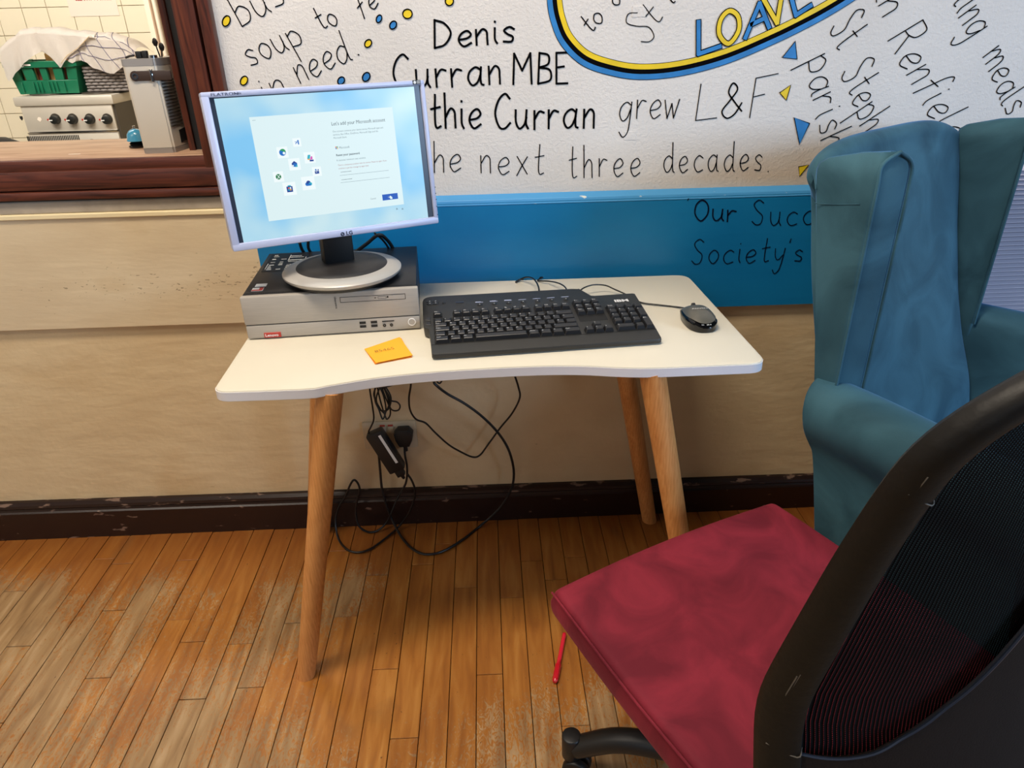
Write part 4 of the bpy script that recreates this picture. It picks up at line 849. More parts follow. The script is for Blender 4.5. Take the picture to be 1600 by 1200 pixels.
# ============================================================ WING ARMCHAIR
AR = M.Translation((.705, -.520, 0)) @ M.Rotation(R(36.9), 4, 'Z')
ac = thing('wing_armchair', 'teal velvet wing-back armchair turned away beside the blue wall board', 'armchair', None, mt=AR)
def al(name, fn, m='teal_velvet', parent=ac, sm=60, sub=0): b = nb(); fn(b); L(b, AR); return obj(name, b, m, parent, sm, sub=sub)
WI = .52                                                  # inner width
def sgrid(b, fn, nu, nv, th): grid(b, fn, nu, nv, th); bmesh.ops.recalc_face_normals(b, faces=b.faces)
def side(mir):
    f = (lambda x: x) if not mir else (lambda x: WI-x)
    def wing(b):                                          # tapering wing: narrow at the arm, wide and rounded at the top
        rings = []; N = 22
        for i in range(N+1):
            t = i/N; z = .60+t*(1.112-.60)
            yf = .022; yb = .062+.088*t
            tk = .056+.010*t
            ztop = t
            ring = []
            for (px_, py_) in ((.0, -.34), (.05, -.44), (.5, -.24), (.95, .0), (1.0, .07), (1.03, .3), (1.03, .6), (1.0, .97), (.5, 1.0), (0, 1), (-.02, .6), (0, .0)):
                x_ = -tk*px_; y_ = yf+(yb-yf)*py_ if py_ > 0 else yf+py_*.05
                ring.append((x_, y_, z))
            rings.append(ring)
        t_ = bmesh.new(); vr = []
        for i, ring in enumerate(rings):
            t = i/N; s = 1 if t < .93 else math.sqrt(max(0.02, 1-((t-.93)/.07)**2))
            cx_ = sum(p[0] for p in ring)/len(ring); row_ = []
            for p in ring:
                z = p[2]+(-.034*(max(0, p[1])/.17)) * (t**2)     # top edge falls towards the rear
                row_.append(t_.verts.new((f(cx_+(p[0]-cx_)*s), p[1]+(.012*(1-s) if p[1] < .05 else 0), z)))
            vr.append(row_)
        n = len(vr[0])
        for a, c in zip(vr, vr[1:]):
            for k_ in range(n): t_.faces.new([a[k_], a[(k_+1) % n], c[(k_+1) % n], c[k_]])
        t_.faces.new(vr[0][::-1]); t_.faces.new(vr[-1]); bmesh.ops.recalc_face_normals(t_, faces=t_.faces); join(b, t_)
    wg = al('wing', wing, sub=1)
    def pip(b, xx, yy):
        tube(b, [(f(xx), yy, .655), (f(xx-.001), yy, .80), (f(xx-.002), yy, .95), (f(xx-.003), yy, 1.05), (f(xx-.003+(.006 if xx < -.03 else -.006)), yy+.002, 1.085), (f(-.032), .012, 1.104)], .0032, 8, 6)
    al('piping', lambda b: pip(b, .001, -.001), parent=wg); al('piping', lambda b: pip(b, -.062, .022), parent=wg)
    al('seam', lambda b: tube(b, [(f(-.0655), .125, 1.008), (f(-.0665), .09, 1.012), (f(-.066), .045, 1.020)], .0009, 6, 5), parent=wg)
    def arm(b):                                           # rolled arm swept forwards, then the side panel under it
        prof_ = [(-.002, .50), (.004, .60), (.002, .655), (-.016, .682), (-.055, .690), (-.096, .674), (-.114, .632), (-.106, .588), (-.082, .558), (-.070, .535), (-.068, .40), (-.064, .12), (-.02, .11), (-.002, .30)]
        ys = [(.062, .93), (.060, .99), (.045, 1.0), (-.05, 1.01), (-.25, 1.02), (-.38, 1.02), (-.43, 1.0), (-.445, .93)]
        t_ = bmesh.new(); vr = []
        for y_, s in ys:
            fwd = max(0, -y_)
            vr.append([t_.verts.new((f(-.045+(x_+.045)*s-fwd*.2), y_-(.19*(.66-z_) if y_ > .0 else 0), .40+(z_-.40)*(1-(1-s)*.5)-.03*fwd*(z_ > .5))) for x_, z_ in prof_])
        n = len(prof_)
        for a, c in zip(vr, vr[1:]):
            for k_ in range(n): t_.faces.new([a[k_], a[(k_+1) % n], c[(k_+1) % n], c[k_]])
        t_.faces.new(vr[0][::-1]); t_.faces.new(vr[-1]); bmesh.ops.recalc_face_normals(t_, faces=t_.faces); join(b, t_)
    al('arm', arm, sub=2)
    al('leg', lambda b: cone(b, (f(-.035), -.43, 0), (f(-.035), -.42, .12), .014, .022, 16), 'mahogany_upright')
    al('leg', lambda b: cone(b, (f(.02), -.03, 0), (f(.01), -.06, .12), .014, .022, 16), 'mahogany_upright')
side(False); side(True)
YE = [(.38, -.06), (.52, -.021), (.624, .026), (.726, .061), (.871, .097), (.996, .119), (1.069, .137), (1.12, .15)]
def lerpT(T_, z):
    for (a, p), (c, q) in zip(T_, T_[1:]):
        if z <= c: return p+(q-p)*(z-a)/(c-a)
    return T_[-1][1]
def backc(b):                                             # padded back, raked, with a crowned top
    def fn(u_, v_):
        x_ = -.066+u_*(WI+.132); s = abs(x_-WI/2)/(WI/2+.066); e = max(0, 1-s**9)
        zt_ = 1.050+.052*(1-s**4); th_ = .006+.052*e
        if v_ < .5:
            t = v_/.5; z = .42+(zt_-.03-.42)*t; y = lerpT(YE, z)-.026*math.sin(math.pi*t)**.7*(1-s**2.5)
        elif v_ < .75:
            t = (v_-.5)/.25*math.pi; z = zt_-.03+.03*math.sin(t)*(.4+.6*e); y = lerpT(YE, zt_-.03)+th_/2*(1-math.cos(t))
        else:
            t = (v_-.75)/.25; z = zt_-.03-(zt_-.03-.60)*t; y = lerpT(YE, z)+th_
        if z < 1.03: x_ = max(-.0, min(WI, x_)) if s > .8 else x_
        return (x_, y, z)
    grid(b, fn, 36, 44); bmesh.ops.recalc_face_normals(b, faces=b.faces)
al('back_cushion', backc, sub=1)
def shellb(b): hexa(b, [(.04, -.04, .13), (WI-.04, -.04, .13), (WI-.07, .02, .13), (.07, .02, .13), (.0, .13, 1.03), (WI, .13, 1.03), (WI-.03, .175, 1.02), (.03, .175, 1.02)], .02, 3)
al('back_shell', shellb)
al('seat_cushion', lambda b: bx(b, (-.01, -.43, .36), (WI+.01, .02, .47), .035, 4))
al('seat_rail', lambda b: bx(b, (-.02, -.42, .12), (WI+.02, -.05, .37), .015, 2))

# ============================================================ OFFICE CHAIR
OR = M.Translation((.08889, -.81655, 0)) @ M.Rotation(math.atan2(.43020021, .9027335), 4, 'Z')
oc_ = thing('office_chair', 'office chair with a red suede seat and black mesh back', 'office chair', None, mt=OR)
def ol(name, fn, m, parent=oc_, sm=50, sub=0): b = nb(); fn(b); L(b, OR); return obj(name, b, m, parent, sm, sub=sub)
def seat(b):
    def fn(u_, v_):
        x_ = -.002+u_*.494; y_ = .008-v_*.485
        ed = min(u_, 1-u_)*.494; ef = min(v_, 1-v_)*.485
        z = .473-.012*math.exp(-((u_-.5)/.28)**2-((v_-.55)/.3)**2)
        rad = .012
        if ed < rad: z -= rad*(1-math.sqrt(1-((rad-ed)/rad)**2))
        if ef < .02: z -= .02*(1-math.sqrt(1-((.02-ef)/.02)**2))
        # bowed outline
        y_ += .012*math.sin(math.pi*u_)*(1-v_); x_ += (.006 if u_ > .5 else -.006)*math.sin(math.pi*v_)
        return (x_, y_, z)
    uu = [0, .004, .012, .02, .035]+[.06+i*.08 for i in range(12)]+[.965, .98, .988, .996, 1]
    t_ = bmesh.new(); g = [[t_.verts.new(fn(a, c)) for c in uu] for a in uu]; n = len(uu)-1
    for i in range(n):
        for j in range(n): t_.faces.new([g[i][j], g[i+1][j], g[i+1][j+1], g[i][j+1]])
    # side wall curling under
    rim = [g[i][0] for i in range(n+1)]+[g[n][j] for j in range(1, n+1)]+[g[i][n] for i in range(n-1, -1, -1)]+[g[0][j] for j in range(n-1, 0, -1)]
    c0 = V((.245, -.235, .43)); prev = rim
    for dz, sc_ in ((-.018, 1.008), (-.038, 1.006), (-.054, .990), (-.064, .955)):
        nw = [t_.verts.new((c0.x+(r.co.x-c0.x)*sc_, c0.y+(r.co.y-c0.y)*sc_, .462+dz)) for r in rim]
        for i in range(len(rim)): t_.faces.new([prev[i], prev[(i+1) % len(rim)], nw[(i+1) % len(rim)], nw[i]])
        prev = nw
    t_.faces.new(prev); bmesh.ops.recalc_face_normals(t_, faces=t_.faces); join(b, t_)
st_ = ol('seat', seat, 'red_velvet', sub=1, sm=80)
ol('seam', lambda b: tube(b, [(-.0045, .004, .4635), (-.008, -.10, .4645), (-.011, -.235, .4645), (-.008, -.38, .4645), (-.004, -.47, .463)], .0019, 6, 5), 'red_velvet', st_)
ol('seat_pan', lambda b: bx(b, (.05, -.43, .372), (.44, -.05, .392), .008), 'black_plastic')
def bedge(z):                                             # rearward offset of the side edge with height
    T_ = [(.40, .462), (.567, .432), (.65, .418), (.69, .422), (.80, .447), (.90, .470), (.98, .492), (1.04, .512), (1.09, .535), (1.13, .553)]
    for (a, p), (c, q) in zip(T_, T_[1:]):
        if z <= c: return p+(q-p)*(z-a)/(c-a)
    return T_[-1][1]
def bulge(z): return .030+.105*max(0, min(1, (1.08-z)/.45))
XC, HW = .243, .245
def surf(x_, z, off=0):
    s = max(-1, min(1, (x_-XC)/HW)); return V((x_, -(bedge(z)+bulge(z)*(1-s*s)+off), z))
def outline(ins):                                          # left side up, over the top, right side down; inset by ins
    P = []; zt = 1.128-ins*.75; hw = HW-ins; rr = .13-ins*.5
    for z in [.44+i*(zt-rr-.44)/14 for i in range(15)]: P.append((XC-hw, z))
    for i in range(1, 9): a = R(180-90*i/8); P.append((XC-hw+rr*1.15+rr*1.15*math.cos(a), zt-rr+rr*math.sin(a)))
    for i in range(1, 5): P.append((XC-hw+rr*1.15+i/5*(2*hw-rr*2.3), zt+.004*math.sin(math.pi*i/5)))
    for i in range(8, -1, -1): a = R(180-90*i/8); P.append((XC+hw-rr*1.15-rr*1.15*math.cos(a), zt-rr+rr*math.sin(a)))
    for z in [.44+i*(zt-rr-.44)/14 for i in range(13, -1, -1)]: P.append((XC+hw, z))
    return P
OUT = outline(0); INN = outline(.030)
def framefn(b):
    t_ = bmesh.new(); rows = []
    for (xo, zo), (xi, zi) in zip(OUT, INN):
        o_ = surf(xo, zo); i_ = surf(xi, zi)
        md_ = o_.lerp(i_, .5)
        sec = [o_+V((0, .010, 0)), o_+V((0, -.006, 0)), o_.lerp(i_, .15)+V((0, -.016, 0)), md_+V((0, -.019, 0)), o_.lerp(i_, .85)+V((0, -.015, 0)), i_+V((0, -.004, 0)), i_+V((0, .010, 0)), md_+V((0, .018, 0))]
        rows.append([t_.verts.new(p) for p in sec])
    for a, c in zip(rows, rows[1:]):
        for k_ in range(8): t_.faces.new([a[k_], a[(k_+1) % 8], c[(k_+1) % 8], c[k_]])
    t_.faces.new(rows[0][::-1]); t_.faces.new(rows[-1]); bmesh.ops.recalc_face_normals(t_, faces=t_.faces); join(b, t_)
bfm = ol('back_frame', framefn, 'leatherette', sub=1, sm=60)
def inner_half(z):
    zt = 1.128-.030*.75; rr = .13-.030*.5; hw = HW-.030
    if z <= zt-rr: return hw
    q = min(1, (z-(zt-rr))/rr); return hw-rr*1.15*(1-math.sqrt(max(0, 1-q*q)))
def dome(x_):
    t = 1-min(1, abs(x_-XC)/(HW-.030)); return .612+.33*t*t if t < .75 else .7976+.33*(1.5*(t-.75)-3*(t-.75)**2)
def meshp(b):
    def fn(u_, v_):
        z0 = .58; zt = 1.106; z = z0+(zt-z0)*v_; h = inner_half(min(z, zt-.001))+.004
        return surf(XC-h+2*h*u_, z, -.004)
    grid(b, fn, 24, 24, 0, uv=True)
ol('mesh_panel', meshp, 'chair_mesh', sm=60)
def lower(b):
    def fn(u_, v_):
        x_ = XC-(HW-.024)+2*(HW-.024)*u_; z1 = dome(x_); return surf(x_, .43+(z1-.43)*v_, .006)
    t_ = nb(); grid(t_, fn, 30, 12, .010); bmesh.ops.recalc_face_normals(t_, faces=t_.faces); join(b, t_)
lw = ol('lower_panel', lower, 'back_cloth', sm=60)
ol('panel_piping', lambda b: tube(b, [surf(XC-(HW-.025)*c_, dome(XC-(HW-.025)*c_), .010) for c_ in [1-2*i/40 for i in range(41)]], .0018, 6, 2), 'bezel_dark', lw)
ol('stitching', lambda b: tube(b, [surf(XC-HW+.006, .62+i*.035, .0138) for i in range(12)], .0006, 5, 3), 'scuff', bfm)
ol('scuff_mark', lambda b: [tube(b, [surf(XC-HW+.006+.0015*j, .69+j*.004+i*.02, .0148) for i in range(3)], .0008, 5, 3) for j in range(4)], 'scuff', bfm)
ol('cover_seam', lambda b: tube(b, [surf(XC-HW+.002, .615, .010), surf(XC-HW+.02, .612, .0175), surf(XC-HW+.028, .62, .008)], .0008, 5, 4), 'scuff', bfm)
ol('cover_seam', lambda b: tube(b, [surf(XC-HW+.004, .985, .012), surf(XC-HW+.02, .975, .0185), surf(XC-HW+.028, .98, .008)], .0008, 5, 4), 'scuff', bfm)
ol('back_bracket', lambda b: (bx(b, (.20, -.56, .36), (.28, -.20, .385), .008), bx(b, (.20, -.555, .36), (.28, -.53, .52), .008)), 'black_plastic')
ol('gas_lift', lambda b: (cone(b, (.245, -.235, .07), (.245, -.235, .24), .028, .028, 24), cone(b, (.245, -.235, .24), (.245, -.235, .39), .014, .014, 20)), 'black_plastic')
hub = V((.245, -.235, .10))
# one spoke ends where the photo shows it, the others every 72 degrees
tipw = on(893, 1150, 2, .105); tl2 = OR.inverted() @ tipw; a0 = math.atan2(tl2.y-hub.y, tl2.x-hub.x); rad = math.hypot(tl2.y-hub.y, tl2.x-hub.x)
for i in range(5):
    a = a0+i*2*math.pi/5; d = V((math.cos(a), math.sin(a), 0)); rad_ = rad
    def spoke(b):
        pts = [hub+d*.02+V((0, 0, .035)), hub+d*(rad_*.35)+V((0, 0, .045)), hub+d*(rad_*.7)+V((0, 0, .030)), hub+d*(rad_-.01)+V((0, 0, -.022))]
        tube(b, pts, lambda t: .025-.004*t, 16, 6)
        e = hub+d*rad_; cone(b, (e.x, e.y, .050), (e.x, e.y, .108), .0175, .0185, 24, .003)
    sp_ = ol('base_arm', spoke, 'black_plastic')
    e = hub+d*rad_
    def castr(b):
        q = V((-d.y, d.x, 0))
        for s in (-1, 1): c_ = V((e.x, e.y, .0265))+q*(.012*s)-d*.012; cone(b, c_-q*.008, c_+q*.008, .026, .026, 24, .003)
        cone(b, (e.x, e.y, .03), (e.x, e.y, .058), .008, .008, 12)
    ol('caster', castr, 'soft_black', oc_)

# ============================================================ PEN, SPLINTERS
pn = thing('pen', 'red ballpoint pen lying on the floor beside the red seat', 'pen', (.12, -.54, 0))
p0, p1 = on(882, 990, 2, .0075), on(867, 1066, 2, .0075); dv = p1-p0
b = nb(); cone(b, p0+dv*.03, p0+dv*.70, .0048, .0048, 14); obj('barrel', b, 'red_clear', pn)
b = nb(); cone(b, p0+dv*.66, p0+dv*.97, .0074, .0068, 14, .0008); cone(b, p0+dv*.97, p1, .0062, .0040, 14); cp = obj('cap', b, 'red_pen', pn)
b = nb(); sd = dv.cross(V((0, 0, 1))).normalized(); tube(b, [p0+dv*.95-sd*.004+V((0, 0, .0055)), p0+dv*.75-sd*.003+V((0, 0, .0078)), p0+dv*.60-sd*.002+V((0, 0, .0062))], .0016, 6, 4); obj('clip', b, 'red_pen', cp)
b = nb(); cone(b, p0, p0+dv*.04, .0047, .0047, 14, .0006); obj('end_plug', b, 'red_pen', pn)

# ============================================================ BLIND to the right, low on the wall
bl = thing('slatted_blind', 'pale grey horizontal slatted blind behind the armchair', 'blind', (1.5, -.03, .45))
b = nb(); bx(b, (1.10, -.012, .40), (2.2, -.0205, .98)); obj('backing', b, 'blind_backing', bl, 0)  # flat grey-brown sheet behind the slats
zb = .42; mesh0 = None
while zb < .97:
    if mesh0 is None:
        bm = nb(); hexa(bm, [(1.10, -.046, 0), (2.2, -.046, 0), (2.2, -.024, .0085), (1.10, -.024, .0085), (1.10, -.046, .0012), (2.2, -.046, .0012), (2.2, -.024, .0097), (1.10, -.024, .0097)], .0003, 1)
        mesh0 = bpy.data.meshes.new('slat'); bm.to_mesh(mesh0); bm.free(); mesh0.materials.append(MAT['blind_slat'])
    o = bpy.data.objects.new('slat', mesh0); col.objects.link(o); o.parent = bl; o.matrix_parent_inverse = world_of(bl).inverted(); o.location = (0, 0, zb); zb += .0112

# ============================================================ KITCHEN THROUGH THE HATCH
YT = 2.1
b = nb(); bx(b, (-3.6, YT, .0), (-.3, YT+.1, 2.8)); kw = struct(obj('wall_kitchen', b, 'grout', smooth=0))
px0 = on(34, 12.5, 1, YT); tw, th = .1145, .1135
for i in range(-7, 12):
    for j in range(-7, 4):
        xa = px0.x+i*tw; za = px0.z+j*th
        if not (-2.95 < xa < -.95 and .55 < za < 1.85): continue
        key_ = 'tile'
        if 'tile' not in bpy.data.meshes or not hasattr(bpy, '_tm'):
            pass
        if i == -99: pass
        if not MAT.get('_tile'):
            bm = nb(); bx(bm, (.0012, -.006, .0012), (tw-.0012, .0, th-.0012), .0015, 1); me = bpy.data.meshes.new('tile'); bm.to_mesh(me); bm.free(); me.materials.append(MAT['tile_cream']); MAT['_tile'] = me
        o = bpy.data.objects.new('tile', MAT['_tile']); col.objects.link(o); o.parent = kw; o.location = (xa, YT, za)
for nm, a, c, m in (('floor_kitchen', (-3.6, T, -.06), (-.3, YT, 0), 'plain_wall'), ('wall_kitchen_left', (-3.7, T, 0), (-3.6, YT, 2.8), 'plain_wall')):
    b = nb(); bx(b, a, c); struct(obj(nm, b, m, smooth=0))
# return of the kitchen wall, right
q = on(226, 0, 1, YT)
b = nb(); bx(b, (on(228, 20, 1, 1.2).x, 1.2, 0), (-.55, YT, 2.8)); struct(obj('wall_kitchen_right', b, 'pipe_cream', smooth=0))
for i, (px_, r_, m, lab_) in enumerate(((238, .006, 'pipe_brown', 'thin brown pipe, leftmost of the four on the kitchen corner'), (245, .009, 'pipe_cream', 'broad cream pipe, second from the left on the kitchen corner'), (252, .004, 'pipe_brown', 'slender brown pipe between two cream pipes on the kitchen corner'), (260, .009, 'pipe_cream', 'cream pipe nearest the hatch jamb on the kitchen corner'))):
    q = on(px_, 40, 1, 1.16); b = nb(); cone(b, (q.x, 1.185, .9), (q.x, 1.185, 2.4), r_*.8, r_*.8, 14); tag(obj('wall_pipe', b, m), lab_, 'pipe')
# notice
nt_ = thing('paper_notice', 'cream paper notice with red lettering stuck on the kitchen tiles', 'notice', (on(150, 10, 1, YT).x, YT-.008, 1.4))
pa, pb = on(111, 26, 1, YT-.008), on(187, 24, 1, YT-.008)
b = nb(); bx(b, (pa.x, YT-.0085, pa.z), (pb.x, YT-.0065, pa.z+.20)); obj('sheet', b, 'paper', nt_, 0)
q = on(117, 1.2, 1, YT-.0087); text('lettering', "CLEAN IT YOURSELF", .030, M.Translation((q.x, YT-.0092, q.z)) @ XZ, 'red_ink', nt_, .62, bold=.0006)
# hob unit
YS = 1.6
xa, xb = on(18, 152, 1, YS).x, on(174, 148, 1, YS).x; zt = on(100, 150, 1, YS).z
sv = thing('electric_range', 'stainless steel electric cooker with a row of black knobs', 'cooker', ((xa+xb)/2, YS+.2, 0))
def kk_(name, fn, m, par=sv, sm=40): b = nb(); fn(b); return obj(name, b, m, par, sm)
kk_('hob_top', lambda b: bx(b, (xa, YS, zt-.038), (xb, YS+.40, zt), .006), 'steel')
zc = on(40, 208, 1, YS+.01).z; dx_ = .018
cab = kk_('body', lambda b: bx(b, (xa+dx_, YS+.018, .50), (xb-.006, YS+.40, zt-.036)), 'steel_dark')
kk_('control_panel', lambda b: bx(b, (xa+dx_, YS+.008, zc+.003), (xb-.016, YS+.02, zt-.038), .002), 'steel')
kk_('oven_panel', lambda b: bx(b, (xa+dx_, YS+.006, .60), (xb-.016, YS+.02, zc-.003), .002), 'steel')
kk_('panel_trim', lambda b: bx(b, (xa+dx_, YS+.002, zc-.003), (xb-.016, YS+.01, zc+.002)), 'chrome')
for px_ in (86, 113, 140, 167):
    q = on(px_, 187, 1, YS)
    kn = kk_('knob', lambda b: (cone(b, (q.x, YS+.010, q.z), (q.x, YS-.016, q.z), .0195, .0165, 20, .002),), 'knob_black')
    kk_('knob_pointer', lambda b: bx(b, (q.x-.0175, YS-.019, q.z-.003), (q.x-.003, YS-.014, q.z+.001)), 'label_white', kn)
    kk_('knob_dial', lambda b: cone(b, (q.x, YS+.010, q.z+.003), (q.x, YS+.006, q.z+.003), .0215, .0215, 20), 'steel_dark')
    kk_('pilot_lamp', lambda b: cone(b, (q.x-.0335, YS+.010, q.z), (q.x-.0335, YS+.005, q.z), .0045, .0035, 10), 'red_badge')
for px_ in (143, 171):
    q = on(px_, 221, 1, YS)
    kk_('knob', lambda b: cone(b, (q.x, YS+.010, q.z-.008), (q.x, YS-.016, q.z-.008), .018, .0155, 20, .002), 'steel_dark'); kk_('pilot_lamp', lambda b: cone(b, (q.x-.030, YS+.008, q.z), (q.x-.030, YS+.003, q.z), .004, .0035, 10), 'red_badge' if px_ > 150 else 'knob_black')
q0, q1 = on(42, 218, 1, YS), on(124, 215, 1, YS)
kk_('vent_slots', lambda b: [bx(b, (q0.x+i*(q1.x-q0.x)/30, YS+.004, q0.z-.012), (q0.x+(i+.5)*(q1.x-q0.x)/30, YS+.009, q0.z+.012)) for i in range(30)], 'dark_line', sv, 0)
q = on(32, 185, 1, YS); kk_('maker_shield', lambda b: prism(b, [(q.x-.006, q.z+.008), (q.x+.006, q.z+.008), (q.x+.006, q.z-.002), (q.x, q.z-.010), (q.x-.006, q.z-.002)], 0, .0015, mt=M.Translation((0, YS+.008, 0)) @ XZ), 'dark_line', sv, 0)
q = on(60, 187, 1, YS); kk_('chipped_sticker', lambda b: prism(b, [(q.x-.009, q.z), (q.x-.003, q.z+.009), (q.x+.006, q.z+.008), (q.x+.009, q.z-.001), (q.x+.001, q.z-.010)], 0, .001, mt=M.Translation((0, YS+.008, 0)) @ XZ), 'paper', sv, 0)
for i in range(4):
    kk_('hotplate', lambda b: cone(b, (xa+.10+(i % 2)*.22, YS+.11+(i//2)*.18, zt), (xa+.10+(i % 2)*.22, YS+.11+(i//2)*.18, zt+.006), .075, .075, 28, .002), 'steel_dark')
ZH = zt+.006
# green crate
YC = YS+.06
c0 = on(34, 150, 1, YC); c1 = on(124, 147, 1, YC); ch_ = .128; cwd = .17
gx0, gx1 = c0.x, c1.x
cr_ = thing('green_crate', 'green plastic crate of packets on the cooker top', 'crate', ((gx0+gx1)/2, YC+.1, ZH))
def gk(name, fn, m='crate_green', par=cr_): b = nb(); fn(b); return obj(name, b, m, par)
fx = .022
def crside(b):
    # tapered front wall with four open slots
    n = 5; gaps = [(.13, .20), (.36, .46), (.56, .66), (.80, .86)]; xs = [0]+[v for g_ in gaps for v in g_]+[1]
    def X(t, h): return gx0-fx*h+(gx1-gx0+2*fx*h)*t*1.0
    for i in range(0, len(xs), 2):
        a, c = xs[i], xs[i+1]; h0, h1 = .42, .80
        hexa(b, [(X(a, h0), YC-.012*h0, ZH+ch_*h0), (X(c, h0), YC-.012*h0, ZH+ch_*h0), (X(c, h0), YC+.006, ZH+ch_*h0), (X(a, h0), YC+.006, ZH+ch_*h0), (X(a, h1), YC-.012*h1, ZH+ch_*h1), (X(c, h1), YC-.012*h1, ZH+ch_*h1), (X(c, h1), YC+.006, ZH+ch_*h1), (X(a, h1), YC+.006, ZH+ch_*h1)], .001, 1)
    for h0, h1, o_ in ((0, .42, .0), (.80, 1.0, .008)):
        hexa(b, [(X(0, h0), YC-.012*h0-o_, ZH+ch_*h0), (X(1, h0), YC-.012*h0-o_, ZH+ch_*h0), (X(1, h0), YC+.006, ZH+ch_*h0), (X(0, h0), YC+.006, ZH+ch_*h0), (X(0, h1), YC-.012*h1-o_, ZH+ch_*h1), (X(1, h1), YC-.012*h1-o_, ZH+ch_*h1), (X(1, h1), YC+.006, ZH+ch_*h1), (X(0, h1), YC+.006, ZH+ch_*h1)], .002, 1)
gf = gk('front_wall', crside)
for i in (0, 3, 4, 5, 7, 8, 9, 11): gk('rib', lambda b: bx(b, (gx0+.02+i*.016, YC-.012, ZH+.008), (gx0+.024+i*.016, YC+.0, ZH+.048), .001, 1), 'crate_green', gf)
for s, xx in ((-1, gx0), (1, gx1)):
    gk('side_wall', lambda b: (hexa(b, [(xx-.003, YC, ZH), (xx+.003, YC, ZH), (xx+.003, YC+cwd, ZH), (xx-.003, YC+cwd, ZH), (xx-.003+s*fx, YC-.01, ZH+ch_), (xx+.003+s*fx, YC-.01, ZH+ch_), (xx+.003+s*fx, YC+cwd+.01, ZH+ch_), (xx-.003+s*fx, YC+cwd+.01, ZH+ch_)], .001, 1), bx(b, (xx+s*fx-.008, YC-.02, ZH+ch_-.022), (xx+s*fx+.010, YC+cwd+.02, ZH+ch_+.002), .002)))
gk('rear_wall', lambda b: hexa(b, [(gx0, YC+cwd, ZH), (gx1, YC+cwd, ZH), (gx1, YC+cwd+.004, ZH), (gx0, YC+cwd+.004, ZH), (gx0-fx, YC+cwd+.01, ZH+ch_), (gx1+fx, YC+cwd+.01, ZH+ch_), (gx1+fx, YC+cwd+.014, ZH+ch_), (gx0-fx, YC+cwd+.014, ZH+ch_)])); gk('crate_floor', lambda b: bx(b, (gx0, YC, ZH), (gx1, YC+cwd, ZH+.006)))
bt = text(None, 'Crates', .016, M.Translation((gx0+.05, YC-.0215, ZH+ch_*.86)) @ XZ, None, None, 1.0); bt.free()
gk('maker_mark', lambda b: (lathe(b, [(.006, 0), (.0085, 0)], (0, 0, 0), 14, mt=M.Translation((gx0+.052, YC-.0215, ZH+ch_*.90)) @ XZ), bx(b, (gx0+.062, YC-.0215, ZH+ch_*.87), (gx0+.088, YC-.0205, ZH+ch_*.92))), 'label_white', gf)
# packets in crate
for i, (a, c, h_, m, lab_) in enumerate(((.06, .30, .9, 'cardboard', 'buff packet at the left end of the green crate'), (.32, .50, .96, 'pack_red', 'reddish packet in the middle of the green crate'), (.52, .72, 1.22, 'cardboard', 'tall buff carton showing above the green crate rim'), (.74, .94, .98, 'pack_red', 'brown-red packet at the right end of the green crate'))):
    b = nb(); W_ = gx1-gx0; bx(b, (gx0+a*W_, YC+.03, ZH+.006), (gx0+c*W_, YC+.13, ZH+ch_*h_), .003, 1); tag(obj('food_packet', b, m), lab_, 'packet')
# wicker basket
wx0, wx1 = gx1+.035, gx1+.245; wy = YC+.02; wh = .105
wb = thing('wicker_basket', 'grey woven basket beside the green crate on the cooker', 'basket', ((wx0+wx1)/2, wy+.08, ZH))
b = nb(); bx(b, (wx0+.004, wy+.004, ZH), (wx1-.004, wy+.15, ZH+wh-.006)); obj('lining', b, 'wicker_dark', wb, 0)
for j in range(8):
    b = nb(); zz = ZH+.007+j*.0126; ph = j % 2*math.pi
    loop = []
    for (xa_, ya_), (xb_, yb_), n_ in (((wx0, wy), (wx1, wy), 28), ((wx1, wy), (wx1, wy+.155), 20), ((wx1, wy+.155), (wx0, wy+.155), 28), ((wx0, wy+.155), (wx0, wy), 20)):
        nx, ny = (yb_-ya_), -(xb_-xa_); ln = math.hypot(nx, ny); nx /= ln; ny /= ln
        for i in range(n_): t = i/n_; o_ = .0045*math.sin(i*math.pi/1.0*.5+ph+math.pi/4); loop.append((xa_+(xb_-xa_)*t+nx*o_, ya_+(yb_-ya_)*t+ny*o_, zz))
    tube(b, loop, .0056, 6, 2, True); obj('woven_band', b, 'wicker_grey', wb)
for i, (a, c, h_, m, lab_) in enumerate(((.10, .36, .135, 'pack_red', 'dark red packet in the grey woven basket'), (.40, .92, .145, 'cardboard', 'buff carton in the grey woven basket'))):
    b = nb(); W_ = wx1-wx0; bx(b, (wx0+a*W_, wy+.02, ZH+.10), (wx0+c*W_, wy+.12, ZH+h_), .003, 1); tag(obj('food_packet', b, m), lab_, 'packet')
# towels draped over crate and basket
def towel(name, label, poly_top, base, m, lines=None):
    pass
def drape(name, label, xs, front_fn, top_fn, m, yb, yfr):
    """sheet over the containers: back edge -> crest -> hangs in front with a cut-out lower edge"""
    b = nb()
    def fn(u_, v_):
        x_ = xs[0]+(xs[1]-xs[0])*u_; zt_ = top_fn(u_); zf = front_fn(u_)
        fold = .006*math.sin(u_*23)+.004*math.sin(u_*51+1)
        if v_ < .35:
            t = v_/.35; return (x_, yb+(yfr+.05-yb)*t, zt_-.03*(1-t)**2+.4*fold)
        if v_ < .55:
            t = (v_-.35)/.2; return (x_, yfr+.05-.05*math.sin(t*math.pi/2), zt_-.02*(1-math.cos(t*math.pi/2))+.4*fold)
        t = (v_-.55)/.45; return (x_+.01*math.sin(t*2+u_*9), yfr-.006-fold*t, (zt_-.02)*(1-t)+zf*t)
    grid(b, fn, 60, 40, .0025); bmesh.ops.recalc_face_normals(b, faces=b.faces); return b, fn
